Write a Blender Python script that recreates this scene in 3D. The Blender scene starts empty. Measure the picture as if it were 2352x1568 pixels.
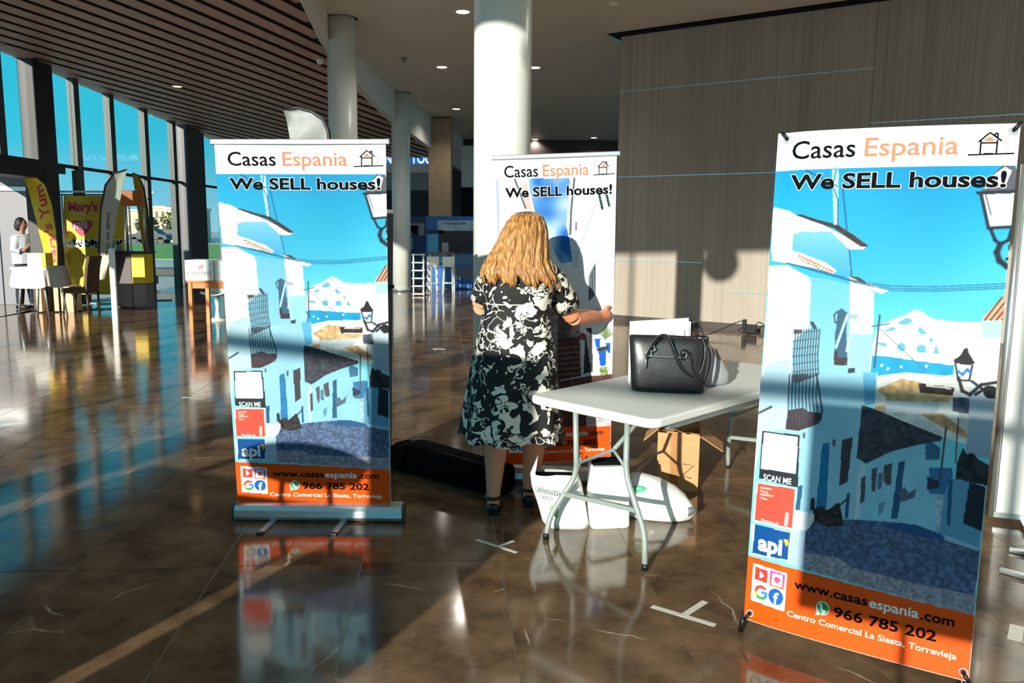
import bpy, math, random
import numpy as np
from mathutils import Vector, Matrix, noise
random.seed(7)
S = bpy.context.scene
COL = S.collection

# ------------------------------------------------------------------ camera
FPX, HC = 1850.0, 1.6
PITCH, ROLL = math.atan(257 / FPX), 0.010
_F = Vector((0, math.cos(PITCH), -math.sin(PITCH)))
_R0 = Vector((1, 0, 0)); _U0 = Vector((0, math.sin(PITCH), math.cos(PITCH)))
_R = _R0 * math.cos(ROLL) + _U0 * math.sin(ROLL)
_U = _U0 * math.cos(ROLL) - _R0 * math.sin(ROLL)
cd = bpy.data.cameras.new('camera'); cam = bpy.data.objects.new('camera', cd); COL.objects.link(cam)
cd.sensor_width = 36.0; cd.lens = 36.0 * FPX / 2352.0; cd.clip_end = 600; cd.clip_start = 0.05
cam.matrix_world = Matrix(((_R.x, _U.x, -_F.x, 0), (_R.y, _U.y, -_F.y, 0), (_R.z, _U.z, -_F.z, HC), (0, 0, 0, 1)))
S.camera = cam
# ------------------------------------------------------------------ sky, sun, exposure
SUN_AZ, SUN_EL = math.radians(24.5), math.radians(14.5)
SA, CA = math.sin(SUN_AZ), math.cos(SUN_AZ)
w = bpy.data.worlds.new('sky'); S.world = w; w.use_nodes = True
nt = w.node_tree; nt.nodes.clear()
o_ = nt.nodes.new('ShaderNodeOutputWorld'); bg = nt.nodes.new('ShaderNodeBackground')
tc = nt.nodes.new('ShaderNodeTexCoord'); sx = nt.nodes.new('ShaderNodeSeparateXYZ'); rp = nt.nodes.new('ShaderNodeValToRGB')
nt.links.new(tc.outputs['Generated'], sx.inputs[0]); nt.links.new(sx.outputs['Z'], rp.inputs[0])
rp.color_ramp.elements[0].position = 0.0; rp.color_ramp.elements[0].color = (0.34, 0.74, 0.95, 1)
rp.color_ramp.elements[1].position = 0.9; rp.color_ramp.elements[1].color = (0.01, 0.36, 0.66, 1)
e = rp.color_ramp.elements.new(0.09); e.color = (0.05, 0.64, 0.86, 1)
e = rp.color_ramp.elements.new(0.3); e.color = (0.004, 0.54, 0.80, 1)
bg.inputs['Strength'].default_value = 1.05
nt.links.new(rp.outputs[0], bg.inputs[0]); nt.links.new(bg.outputs[0], o_.inputs[0])
sd = bpy.data.lights.new('sun', 'SUN'); sun = bpy.data.objects.new('sun', sd); COL.objects.link(sun)
sd.energy = 8.0; sd.angle = math.radians(0.6); sd.color = (1.0, 0.93, 0.80)
sun.rotation_euler = Vector((SA * math.cos(SUN_EL), CA * math.cos(SUN_EL), -math.sin(SUN_EL))).to_track_quat('-Z', 'Y').to_euler()
sun.location = (-10, -18, 12)
S.view_settings.view_transform = 'Standard'; S.view_settings.look = 'None'
S.view_settings.exposure = 0.0; S.view_settings.gamma = 1.0; S.view_settings.use_curve_mapping = False

# ------------------------------------------------------------------ measuring helpers (place things at real depth)
def ray(x, y): return _F + _R * ((x - 1176) / FPX) - _U * ((y - 784) / FPX)
def fl(x, y, z=0.0):
    d = ray(x, y); return Vector((0, 0, HC)) + d * ((z - HC) / d.z)
def at(x, y, Y):
    d = ray(x, y); return Vector((0, 0, HC)) + d * (Y / d.y)
def sq(s, q, z=0.0):      # s along the sunlight on the floor, q across it
    return Vector((s * SA + q * CA, s * CA - q * SA, z))

# ------------------------------------------------------------------ materials
def lin(c):
    r = []
    for x in c[:3]:
        x = x / 255.0
        r.append(x / 12.92 if x <= 0.04045 else ((x + 0.055) / 1.055) ** 2.4)
    return tuple(r) + (1.0,)
MATS = {}
def nodes(name):
    m = bpy.data.materials.new(name); m.use_nodes = True
    n = m.node_tree.nodes; return m, n, m.node_tree.links, n['Principled BSDF']
def mat(name, col, rough=0.5, metal=0.0, var=0.10, scale=25.0, bump=0.0, stretch=(1, 1, 1), spec=0.5, trans=0.0, coat=0.0):
    if name in MATS: return MATS[name]
    m, n, l, b = nodes(name)
    t = n.new('ShaderNodeTexCoord'); mp = n.new('ShaderNodeMapping'); mp.inputs['Scale'].default_value = stretch
    nz = n.new('ShaderNodeTexNoise'); nz.inputs['Scale'].default_value = scale; nz.inputs['Detail'].default_value = 4
    l.new(t.outputs['Object'], mp.inputs[0]); l.new(mp.outputs[0], nz.inputs['Vector'])
    r = n.new('ShaderNodeValToRGB'); c = lin(col)
    r.color_ramp.elements[0].position = 0.3; r.color_ramp.elements[1].position = 0.7
    r.color_ramp.elements[0].color = tuple(max(0, x * (1 - var)) for x in c[:3]) + (1,)
    r.color_ramp.elements[1].color = tuple(min(1, x * (1 + var)) for x in c[:3]) + (1,)
    l.new(nz.outputs['Fac'], r.inputs[0]); l.new(r.outputs[0], b.inputs['Base Color'])
    b.inputs['Roughness'].default_value = rough; b.inputs['Metallic'].default_value = metal
    b.inputs['Specular IOR Level'].default_value = spec; b.inputs['Transmission Weight'].default_value = trans
    b.inputs['Coat Weight'].default_value = coat
    if bump:
        bp = n.new('ShaderNodeBump'); bp.inputs['Strength'].default_value = bump; bp.inputs['Distance'].default_value = 0.01
        l.new(nz.outputs['Fac'], bp.inputs['Height']); l.new(bp.outputs[0], b.inputs['Normal'])
    MATS[name] = m; return m
def glow(name, col, strength):
    m, n, l, b = nodes(name)
    b.inputs['Base Color'].default_value = lin(col); b.inputs['Emission Color'].default_value = lin(col)
    b.inputs['Emission Strength'].default_value = strength; MATS[name] = m; return m
def thin_glass(name, tint=(246, 250, 250), refl=1.0):
    m, n, l, b = nodes(name); n.remove(b)
    o = n['Material Output']; tr = n.new('ShaderNodeBsdfTransparent'); gl = n.new('ShaderNodeBsdfGlossy'); mx = n.new('ShaderNodeMixShader')
    lw = n.new('ShaderNodeLayerWeight'); pw = n.new('ShaderNodeMath'); pw.operation = 'POWER'; pw.inputs[1].default_value = 4.0; fr = n.new('ShaderNodeMath'); fr.operation = 'MULTIPLY_ADD'; fr.inputs[1].default_value = 0.5; fr.inputs[2].default_value = 0.02
    l.new(lw.outputs['Facing'], pw.inputs[0]); l.new(pw.outputs[0], fr.inputs[0])
    nz = n.new('ShaderNodeTexNoise'); nz.inputs['Scale'].default_value = 0.4
    rr = n.new('ShaderNodeMapRange'); rr.inputs[3].default_value = 0.01; rr.inputs[4].default_value = 0.03
    l.new(nz.outputs[0], rr.inputs[0]); l.new(rr.outputs[0], gl.inputs['Roughness'])
    tr.inputs[0].default_value = lin(tint)
    l.new(fr.outputs[0], mx.inputs[0]); l.new(tr.outputs[0], mx.inputs[1]); l.new(gl.outputs[0], mx.inputs[2]); l.new(mx.outputs[0], o.inputs[0])
    MATS[name] = m; return m
def print_mat(name, rough=0.6):
    m, n, l, b = nodes(name)
    a = n.new('ShaderNodeVertexColor'); a.layer_name = 'ink'
    l.new(a.outputs[0], b.inputs['Base Color']); b.inputs['Roughness'].default_value = rough; b.inputs['Specular IOR Level'].default_value = 0.15
    MATS[name] = m; return m

# ------------------------------------------------------------------ mesh builder
def basis(d):
    d = d.normalized(); a = Vector((0, 0, 1)) if abs(d.z) < 0.95 else Vector((1, 0, 0))
    x = d.cross(a).normalized(); return x, d.cross(x).normalized()
class MB:
    def __init__(s): s.v = []; s.f = []; s.sm = []
    def add(s, vs, fs, smooth=False):
        o = len(s.v); s.v += [Vector(p) for p in vs]; s.f += [tuple(i + o for i in q) for q in fs]; s.sm += [smooth] * len(fs); return s
    def box(s, c, d, rz=0.0, M=None):
        c = Vector(c); x, y, z = d[0] / 2, d[1] / 2, d[2] / 2
        R = M if M is not None else Matrix.Rotation(rz, 3, 'Z')
        vs = [c + R @ Vector((a * x, b * y, e * z)) for e in (-1, 1) for b in (-1, 1) for a in (-1, 1)]
        return s.add(vs, [(0, 2, 3, 1), (4, 5, 7, 6), (0, 1, 5, 4), (1, 3, 7, 5), (3, 2, 6, 7), (2, 0, 4, 6)])
    def bar(s, p0, p1, wd, th, up=(0, 0, 1)):
        p0 = Vector(p0); p1 = Vector(p1); d = (p1 - p0); L = d.length; d.normalize(); u = Vector(up)
        if abs(d.dot(u)) > 0.98: u = Vector((0, 1, 0))
        x = d.cross(u).normalized(); u = x.cross(d)
        return s.box((p0 + p1) / 2, (wd, L, th), M=Matrix((x, d, u)).transposed())
    def tube(s, pts, r, n=10, caps=True, closed=False, flat=1.0):
        pts = [Vector(p) for p in pts]; k = len(pts); rs = r if isinstance(r, (list, tuple)) else [r] * k
        rings = []; x = None
        for i, p in enumerate(pts):
            if closed: d = pts[(i + 1) % k] - pts[i - 1]
            else: d = pts[min(i + 1, k - 1)] - pts[max(i - 1, 0)]
            d.normalize()
            if x is None: x, y = basis(d)
            else:
                x = (x - d * x.dot(d)).normalized(); y = d.cross(x).normalized()
            rings.append([p + x * (math.cos(2 * math.pi * j / n) * rs[i]) + y * (math.sin(2 * math.pi * j / n) * rs[i] * flat) for j in range(n)])
        return s.loft(rings, caps=caps and not closed, loop=closed)
    def loft(s, rings, caps=True, loop=False, smooth=True, closed=True):
        n = len(rings[0]); vs = [p for r in rings for p in r]; fs = []
        K = len(rings)
        for i in range(K if loop else K - 1):
            a, b = i * n, ((i + 1) % K) * n
            for j in range(n if closed else n - 1):
                fs.append((a + j, a + (j + 1) % n, b + (j + 1) % n, b + j))
        s.add(vs, fs, smooth)
        if caps:
            o = len(s.v) - len(vs)
            s.f.append(tuple(o + j for j in reversed(range(n)))); s.f.append(tuple(o + (K - 1) * n + j for j in range(n))); s.sm += [False, False]
        return s
    def lathe(s, prof, c=(0, 0, 0), n=24, smooth=True):
        c = Vector(c)
        return s.loft([[c + Vector((r * math.cos(2 * math.pi * j / n), r * math.sin(2 * math.pi * j / n), z)) for j in range(n)] for r, z in prof], smooth=smooth)
    def ball(s, c, r, n=14, m=9, M=None):
        c = Vector(c); r = Vector(r) if not isinstance(r, (int, float)) else Vector((r, r, r)); R = M if M is not None else Matrix.Identity(3)
        rings = []
        for i in range(m + 1):
            t = math.pi * (i + 0.02 if i == 0 else (i - 0.02 if i == m else i)) / m
            rings.append([c + R @ Vector((r.x * math.sin(t) * math.cos(2 * math.pi * j / n), r.y * math.sin(t) * math.sin(2 * math.pi * j / n), -r.z * math.cos(t))) for j in range(n)])
        return s.loft(rings)
    def prism(s, front, back, smooth=False):
        n = len(front); vs = list(front) + list(back)
        fs = [tuple(range(n)), tuple(reversed(range(n, 2 * n)))] + [(i, n + i, n + (i + 1) % n, (i + 1) % n) for i in range(n)]
        return s.add(vs, fs, smooth)
    def slab(s, poly, z0, z1):
        return s.prism([Vector((p[0], p[1], z1)) for p in poly], [Vector((p[0], p[1], z0)) for p in poly])
    def quad(s, a, b, c, d): return s.add([a, b, c, d], [(0, 1, 2, 3)])
INV = {}
def props(o, label=None, cat=None, group=None, kind=None):
    if label: o['label'] = label
    if cat: o['category'] = cat
    if group: o['group'] = group
    if kind: o['kind'] = kind
    return o
def build(mb, name, m, parent=None, label=None, cat=None, group=None, kind=None, bevel=0.0, seg=2, sub=0, origin=None, local=False, smooth=None):
    me = bpy.data.meshes.new(name)
    if parent is not None and not local: T = INV[parent]
    elif parent is None and origin is not None: T = Matrix.Translation(-Vector(origin))
    else: T = Matrix.Identity(4)
    me.from_pydata([T @ v for v in mb.v], [], mb.f)
    me.polygons.foreach_set('use_smooth', [bool(smooth)] * len(mb.f) if smooth is not None else mb.sm)
    me.materials.append(m); me.update()
    o = bpy.data.objects.new(name, me); COL.objects.link(o)
    if parent is not None: o.parent = parent; INV[o] = INV[parent]
    else:
        o.location = Vector(origin) if origin is not None else (0, 0, 0); INV[o] = Matrix.Translation(-o.location)
    if bevel:
        b = o.modifiers.new('bevel', 'BEVEL'); b.width = bevel; b.segments = seg; b.limit_method = 'ANGLE'; b.angle_limit = math.radians(35)
    if sub:
        b = o.modifiers.new('subdivision', 'SUBSURF'); b.levels = sub; b.render_levels = sub
    return props(o, label, cat, group, kind)
def thing(name, label, cat, loc=(0, 0, 0), rz=0.0, group=None, kind=None):
    o = bpy.data.objects.new(name, None); COL.objects.link(o); o.location = loc; o.rotation_euler = (0, 0, rz); o.empty_display_size = 0.1
    INV[o] = (Matrix.Translation(Vector(loc)) @ Matrix.Rotation(rz, 4, 'Z')).inverted()
    return props(o, label, cat, group, kind)
def bake(o):                       # freeze modifiers into the mesh
    dg = bpy.context.evaluated_depsgraph_get(); dg.update()
    me = bpy.data.meshes.new_from_object(o.evaluated_get(dg)); old = o.data
    o.modifiers.clear(); o.data = me; me.polygons.foreach_set('use_smooth', [True] * len(me.polygons))
    return o
def remesh(o, voxel, it=6, fac=0.5):
    r = o.modifiers.new('remesh', 'REMESH'); r.mode = 'VOXEL'; r.voxel_size = voxel; r.use_smooth_shade = True
    sm = o.modifiers.new('smooth', 'SMOOTH'); sm.factor = fac; sm.iterations = it
    return bake(o)
def copy_tree(o, parent=None):
    c = o.copy(); COL.objects.link(c); c.parent = parent
    for ch in o.children: copy_tree(ch, c)
    return c
_TX = {}
def text_geo(body, bold=0.0):
    k = (body, bold)
    if k not in _TX:
        cu = bpy.data.curves.new('t', 'FONT'); cu.body = body; cu.size = 1.0; cu.offset = bold; cu.fill_mode = 'FRONT'; cu.resolution_u = 3
        ob = bpy.data.objects.new('t', cu); COL.objects.link(ob)
        dg = bpy.context.evaluated_depsgraph_get(); dg.update()
        me = bpy.data.meshes.new_from_object(ob.evaluated_get(dg))
        vs = [(v.co.x, v.co.y) for v in me.vertices]; fs = [tuple(p.vertices) for p in me.polygons]
        bpy.data.objects.remove(ob); bpy.data.meshes.remove(me); bpy.data.curves.remove(cu)
        _TX[k] = (vs, fs)
    return _TX[k]
CAPH = 0.0
def put_text(body, x0, x1, y0, cap, fn, m, parent, bold=0.0, name='lettering'):
    global CAPH
    if not CAPH: CAPH = max(v[1] for v in text_geo('H')[0])
    vs, fs = text_geo(body, bold); a = min(v[0] for v in vs); b = max(v[0] for v in vs)
    mb = MB(); mb.add([fn(x0 + (x - a) / (b - a) * (x1 - x0), y0 + y / CAPH * cap) for x, y in vs], fs)
    return build(mb, name, m, parent)

# ------------------------------------------------------------------ palette
def marble():
    m, n, l, b = nodes('brown_marble')
    t = n.new('ShaderNodeTexCoord'); oi = n.new('ShaderNodeObjectInfo')
    mu = n.new('ShaderNodeVectorMath'); mu.operation = 'SCALE'; mu.inputs[0].default_value = (37, 53, 0); l.new(oi.outputs['Random'], mu.inputs['Scale'])
    ad = n.new('ShaderNodeVectorMath'); ad.operation = 'ADD'; l.new(t.outputs['Object'], ad.inputs[0]); l.new(mu.outputs[0], ad.inputs[1])
    n1 = n.new('ShaderNodeTexNoise'); n1.inputs['Scale'].default_value = 3.2; n1.inputs['Detail'].default_value = 8; n1.inputs['Roughness'].default_value = 0.65
    l.new(ad.outputs[0], n1.inputs['Vector'])
    r1 = n.new('ShaderNodeValToRGB'); r1.color_ramp.elements[0].position = 0.32; r1.color_ramp.elements[1].position = 0.72
    r1.color_ramp.elements[0].color = lin((70, 51, 38)); r1.color_ramp.elements[1].color = lin((142, 111, 82)); l.new(n1.outputs[0], r1.inputs[0])
    # sparse pale veins
    n2 = n.new('ShaderNodeTexNoise'); n2.inputs['Scale'].default_value = 2.0; n2.inputs['Detail'].default_value = 5
    l.new(ad.outputs[0], n2.inputs['Vector'])
    mx = n.new('ShaderNodeMix'); mx.data_type = 'VECTOR'; mx.inputs['Factor'].default_value = 0.22
    l.new(ad.outputs[0], mx.inputs[4]); l.new(n2.outputs['Color'], mx.inputs[5])
    vo = n.new('ShaderNodeTexVoronoi'); vo.feature = 'DISTANCE_TO_EDGE'; vo.inputs['Scale'].default_value = 1.7; l.new(mx.outputs[1], vo.inputs['Vector'])
    rv = n.new('ShaderNodeMapRange'); rv.inputs[1].default_value = 0.0; rv.inputs[2].default_value = 0.007; rv.inputs[3].default_value = 1.0; rv.inputs[4].default_value = 0.0
    l.new(vo.outputs['Distance'], rv.inputs[0])
    n3 = n.new('ShaderNodeTexNoise'); n3.inputs['Scale'].default_value = 2.6; l.new(ad.outputs[0], n3.inputs['Vector'])
    rg = n.new('ShaderNodeMapRange'); rg.inputs[1].default_value = 0.57; rg.inputs[2].default_value = 0.68; l.new(n3.outputs[0], rg.inputs[0])
    ml = n.new('ShaderNodeMath'); ml.operation = 'MULTIPLY'; l.new(rv.outputs[0], ml.inputs[0]); l.new(rg.outputs[0], ml.inputs[1])
    mc = n.new('ShaderNodeMix'); mc.data_type = 'RGBA'; l.new(ml.outputs[0], mc.inputs['Factor']); l.new(r1.outputs[0], mc.inputs[6]); mc.inputs[7].default_value = lin((205, 190, 170))
    l.new(mc.outputs[2], b.inputs['Base Color'])
    nr = n.new('ShaderNodeTexNoise'); nr.inputs['Scale'].default_value = 5.0; l.new(t.outputs['Object'], nr.inputs['Vector'])
    rr = n.new('ShaderNodeMapRange'); rr.inputs[3].default_value = 0.06; rr.inputs[4].default_value = 0.15; l.new(nr.outputs[0], rr.inputs[0]); l.new(rr.outputs[0], b.inputs['Roughness'])
    nb = n.new('ShaderNodeTexNoise'); nb.inputs['Scale'].default_value = 4.0; nb.inputs['Detail'].default_value = 1; l.new(t.outputs['Object'], nb.inputs['Vector'])
    bp = n.new('ShaderNodeBump'); bp.inputs['Strength'].default_value = 0.05; bp.inputs['Distance'].default_value = 0.02
    l.new(nb.outputs[0], bp.inputs['Height']); l.new(bp.outputs[0], b.inputs['Normal'])
    b.inputs['IOR'].default_value = 1.55; MATS['marble'] = m; return m
def grasscloth():
    m, n, l, b = nodes('woven_wallcovering')
    t = n.new('ShaderNodeTexCoord'); mp = n.new('ShaderNodeMapping'); mp.inputs['Scale'].default_value = (34, 1, 0.06); l.new(t.outputs['Object'], mp.inputs[0])
    a = n.new('ShaderNodeTexNoise'); a.inputs['Scale'].default_value = 1.0; a.inputs['Detail'].default_value = 3; l.new(mp.outputs[0], a.inputs['Vector'])
    mp2 = n.new('ShaderNodeMapping'); mp2.inputs['Scale'].default_value = (2.2, 1, 0.05); l.new(t.outputs['Object'], mp2.inputs[0])
    a2 = n.new('ShaderNodeTexNoise'); a2.inputs['Scale'].default_value = 1.5; l.new(mp2.outputs[0], a2.inputs['Vector'])
    wv = n.new('ShaderNodeTexWave'); wv.bands_direction = 'X'; wv.inputs['Scale'].default_value = 14; wv.inputs['Distortion'].default_value = 0.6; l.new(t.outputs['Object'], wv.inputs['Vector'])
    s1 = n.new('ShaderNodeMath'); s1.operation = 'MULTIPLY_ADD'; s1.inputs[1].default_value = 0.45; l.new(wv.outputs['Fac'], s1.inputs[0]); l.new(a.outputs[0], s1.inputs[2])
    s2 = n.new('ShaderNodeMath'); s2.operation = 'MULTIPLY_ADD'; s2.inputs[1].default_value = 0.5; l.new(a2.outputs[0], s2.inputs[0]); l.new(s1.outputs[0], s2.inputs[2])
    r = n.new('ShaderNodeValToRGB'); r.color_ramp.elements[0].position = 0.62; r.color_ramp.elements[1].position = 1.25 if False else 1.0
    r.color_ramp.elements[0].color = lin((126, 115, 107)); r.color_ramp.elements[1].color = lin((166, 154, 141)); l.new(s2.outputs[0], r.inputs[0])
    l.new(r.outputs[0], b.inputs['Base Color']); b.inputs['Roughness'].default_value = 0.8
    bp = n.new('ShaderNodeBump'); bp.inputs['Strength'].default_value = 0.25; bp.inputs['Distance'].default_value = 0.004; l.new(s1.outputs[0], bp.inputs['Height']); l.new(bp.outputs[0], b.inputs['Normal'])
    MATS['cloth_wall'] = m; return m
MARB = marble(); GRASS = grasscloth()
GROUT = mat('pale_grout', (188, 176, 158), 0.5, var=0.1)
WHITE = mat('white_paint', (232, 230, 224), 0.6, var=0.03, scale=8)
CEIL = mat('ceiling_plaster', (226, 219, 208), 0.45, var=0.03, scale=3)
COLM = mat('column_lacquer', (222, 224, 218), 0.32, var=0.03, scale=4)
SLAT = mat('walnut_slat', (196, 160, 144), 0.5, var=0.22, scale=5, stretch=(6, 0.35, 6))
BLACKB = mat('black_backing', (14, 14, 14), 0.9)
ALU = mat('brushed_aluminium', (196, 202, 204), 0.32, 0.85, var=0.05, scale=60, stretch=(1, 1, 12))
MULL = mat('grey_green_mullion', (66, 74, 73), 0.5, 0.0, var=0.06)
ALUD = mat('grey_anodised_metal', (128, 136, 138), 0.45, 0.3, var=0.06)
DARKM = mat('dark_bronze_metal', (44, 44, 48), 0.5, 0.3)
BLACK = mat('black_plastic', (16, 16, 17), 0.42, var=0.15)
VINYL = mat('white_vinyl', (226, 226, 224), 0.4, var=0.02)
GLASS = thin_glass('window_glass')
STEEL = mat('pale_steel_trim', (205, 214, 218), 0.25, 0.7, var=0.03)
INK = mat('black_ink', (14, 16, 20), 0.85, var=0.1, spec=0.05)
INKW = mat('white_ink', (226, 226, 224), 0.7, var=0.02, spec=0.1)
INKO = mat('salmon_ink', (226, 122, 92), 0.8, var=0.04, spec=0.1)
ORNG = mat('orange_ink', (238, 92, 20), 0.4, var=0.03)
LAMPM = glow('lamp_diffuser', (255, 244, 226), 9.0)
LAMPA = glow('amber_lamp_diffuser', (255, 196, 120), 6.0)

# ------------------------------------------------------------------ floor
ZC = 4.95                                   # white ceiling
floor = build(MB().slab([(-8.9, 31.2), (-8.9, 0.2), (11.2, -10.5), (11.2, 31.2)], -0.14, -0.003), 'floor', GROUT, kind='structure', label='polished brown marble floor with pale veins')
FO = fl(168, 1310); TA = math.radians(5.0); E1 = Vector((math.cos(TA), math.sin(TA), 0)); E2 = Vector((-math.sin(TA), math.cos(TA), 0))
TW, TL, GAP = 0.667, 1.2, 0.005
tm = bpy.data.meshes.new('tile')
tb = MB().box((0, 0, -0.00125), (TW - GAP, TL - GAP, 0.0025)); tm.from_pydata(tb.v, [], tb.f); tm.materials.append(MARB)
cells = []
for i in range(-16, 24):
    for j in range(-14, 26):
        c = FO + E1 * ((i + 0.5) * TW) + E2 * ((j + 0.5) * TL)
        if c.x < -8.75 or c.x > 10.9 or c.y > 30.6 or c.x * SA + c.y * CA < -3.7: continue
        d = c - Vector((0, 0, HC)); dep = d.dot(_F); vis = False
        if dep > 1.5:
            px = 1176 + FPX * d.dot(_R) / dep; py = 784 - FPX * d.dot(_U) / dep
            vis = -250 < px < 2600 and py < 1900
        cells.append((c, d.length + (0 if vis else 1000), i, j))
cells.sort(key=lambda k: k[1])
rest = MB()
for k, (c, d, i, j) in enumerate(cells):
    if k < 290:
        o = bpy.data.objects.new('tile', tm); COL.objects.link(o); o.parent = floor
        o.location = (c.x, c.y, 0); o.rotation_euler = (0, 0, TA)
    else: rest.box((c.x, c.y, -0.00125), (TW - GAP, TL - GAP, 0.0025), rz=TA)
build(rest, 'tile_field', MARB, floor, kind='stuff')

# ------------------------------------------------------------------ patterned wall on the right
WL = fl(1409, 735); WR = fl(1756, 762); WD = (WR - WL).normalized(); WAZ = math.atan2(WD.y, WD.x)
wall = build(MB().box((5.5, 0.15, 2.95), (11, 0.3, 5.9)), 'wall_right', GRASS, kind='structure', label='brown wall in vertical-striped woven wallcovering', local=True)
wall.location = WL; wall.rotation_euler = (0, 0, WAZ)
INV[wall] = (Matrix.Translation(WL) @ Matrix.Rotation(WAZ, 4, 'Z')).inverted()
for (x0, x1, z) in ((0.0, 4.1, 3.98), (4.1, 9.5, 3.2), (0.0, 3.6, 2.53), (0.0, 1.62, 1.08), (2.0, 8.0, 0.62)):
    build(MB().box(((x0 + x1) / 2, -0.004, z), (x1 - x0, 0.012, 0.016)), 'trim_strip', STEEL, wall, local=True)
build(MB().box((4.1, 0.001, 2.45), (0.004, 0.004, 4.9)), 'panel_joint', BLACKB, wall, local=True)
build(MB().box((5.5, -0.002, 5.4), (11, 0.01, 1.0)), 'gap_shade_band', BLACKB, wall, local=True)  # black strip painted in for the shade of the ceiling recess
bb = build(MB().box((5.5, -0.012, 0.05), (11, 0.024, 0.1)), 'baseboard_right', mat('dark_skirting', (70, 62, 56), 0.4), kind='structure', local=True)
bb.location = WL; bb.rotation_euler = (0, 0, WAZ)
# ------------------------------------------------------------------ ceilings
HZ = 3.65; SE = -0.45                       # SE: where the ceilings stop and the taller glazed front hall begins
def sp(x, y):                                # a point on the sloping slatted ceiling
    d = ray(x, y); return Vector((0, 0, HC)) + d * (HZ / (d.z + 0.046 * d.y))
def zs(Y): return HC + HZ - 0.046 * Y
def onS(X, s): return Vector((X, (s - SA * X) / CA, 0))
lip = [onS(-1.4, SE), Vector((-2.0, 4.5, 0)), Vector((-2.45, 8.0, 0))] + [sp(*p) for p in ((715, 0), (753, 87), (819, 184), (900, 268), (987, 333))]
lip.append(lip[-1] + (lip[-1] - lip[-2]).normalized() * ((31.0 - lip[-1].y) / max(0.3, (lip[-1] - lip[-2]).normalized().y)))
hc = fl(1383, 79, ZC)
WN = Vector((-WD.y, WD.x, 0))
cpoly = [(p.x, p.y) for p in lip] + [(hc.x + WN.x * 18, 31.0), (hc.x, hc.y), (hc.x + WD.x * 11.5, hc.y + WD.y * 11.5), (onS(11.2, SE).x, onS(11.2, SE).y)]
ceil = build(MB().slab(cpoly, ZC, ZC + 0.2), 'ceiling', CEIL, kind='structure', label='smooth white plaster ceiling with downlights')
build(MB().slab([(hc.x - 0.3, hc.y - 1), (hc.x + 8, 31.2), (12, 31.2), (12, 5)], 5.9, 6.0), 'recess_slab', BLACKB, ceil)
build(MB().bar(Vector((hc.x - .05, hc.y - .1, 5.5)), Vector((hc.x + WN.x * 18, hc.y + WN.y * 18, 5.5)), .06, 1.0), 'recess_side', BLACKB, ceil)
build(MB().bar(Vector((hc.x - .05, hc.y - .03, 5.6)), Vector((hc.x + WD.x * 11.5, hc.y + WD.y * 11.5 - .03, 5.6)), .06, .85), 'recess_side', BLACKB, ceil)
a, b2 = onS(-8.9, SE), onS(11.2, SE); c2, d2 = onS(11.2, -4.3), onS(-8.9, -4.3)
build(MB().slab([(a.x, a.y), (b2.x, b2.y), (c2.x, c2.y), (d2.x, d2.y)], 7.5, 7.6), 'ceiling', CEIL, kind='structure')
build(MB().bar(a + Vector((0, 0, 6.2)), b2 + Vector((0, 0, 6.2)), 0.12, 2.6), 'upstand', CEIL, ceil)
# fascia between the two ceilings, with its paler bottom lip
fas = MB(); lp = MB()
for p, q in zip(lip[:-1], lip[1:]):
    P = Vector((p.x, p.y, 0)); Q = Vector((q.x, q.y, 0)); d = (Q - P).normalized(); nn = Vector((d.y, -d.x, 0))
    z0, z1 = zs(p.y) - 0.04, zs(q.y) - 0.04
    A = [P + Vector((0, 0, z0)), Q + Vector((0, 0, z1)), Q + Vector((0, 0, ZC + 0.05)), P + Vector((0, 0, ZC + 0.05))]
    fas.prism([v + nn * 0.02 for v in A], [v - nn * 0.06 for v in A])
    B = [P + Vector((0, 0, z0 - 0.03)), Q + Vector((0, 0, z1 - 0.03)), Q + Vector((0, 0, z1)), P + Vector((0, 0, z0))]
    lp.prism([v + nn * 0.025 for v in B], [v - nn * 0.13 for v in B])
build(fas, 'fascia', CEIL, ceil); build(lp, 'fascia_lip', COLM, ceil)
# slatted timber ceiling
spoly = [Vector((-8.95, onS(-8.95, SE).y, 0)), Vector((-8.95, 31, 0))] + [Vector((p.x, p.y, 0)) for p in reversed(lip)]
slatc = build(MB().prism([Vector((p.x, p.y, zs(p.y) + 0.026)) for p in spoly], [Vector((p.x, p.y, zs(p.y) + 0.2)) for p in spoly]), 'ceiling', BLACKB, kind='structure', label='sloping ceiling of dark timber slats with black gaps')
def lipx(Y):
    for p, q in zip(lip[:-1], lip[1:]):
        if p.y <= Y <= q.y: return p.x + (q.x - p.x) * (Y - p.y) / (q.y - p.y)
    return lip[-1].x if Y > lip[-1].y else lip[0].x
SZ = math.radians(20.0); SDIR = Vector((math.sin(SZ), math.cos(SZ), 0)); SPER = Vector((math.cos(SZ), -math.sin(SZ), 0))
PIT = 0.39
ref = sp(380, 25)
for k in range(-34, 34):
    base = Vector((ref.x, ref.y, 0)) + SPER * ((k + 0.5) * PIT)
    ins = []
    for t in np.arange(-26, 34, 0.1):
        p = base + SDIR * float(t)
        if -8.9 < p.x < lipx(p.y) - .09 and p.y < 30.9 and p.x * SA + p.y * CA > SE: ins.append(float(t))
    if len(ins) < 4: continue
    p0 = base + SDIR * ins[0]; p1 = base + SDIR * ins[-1]
    p0.z = zs(p0.y) + 0.007; p1.z = zs(p1.y) + 0.007
    build(MB().bar(p0, p1, PIT * 0.66, 0.014), 'slat', SLAT, slatc)
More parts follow.
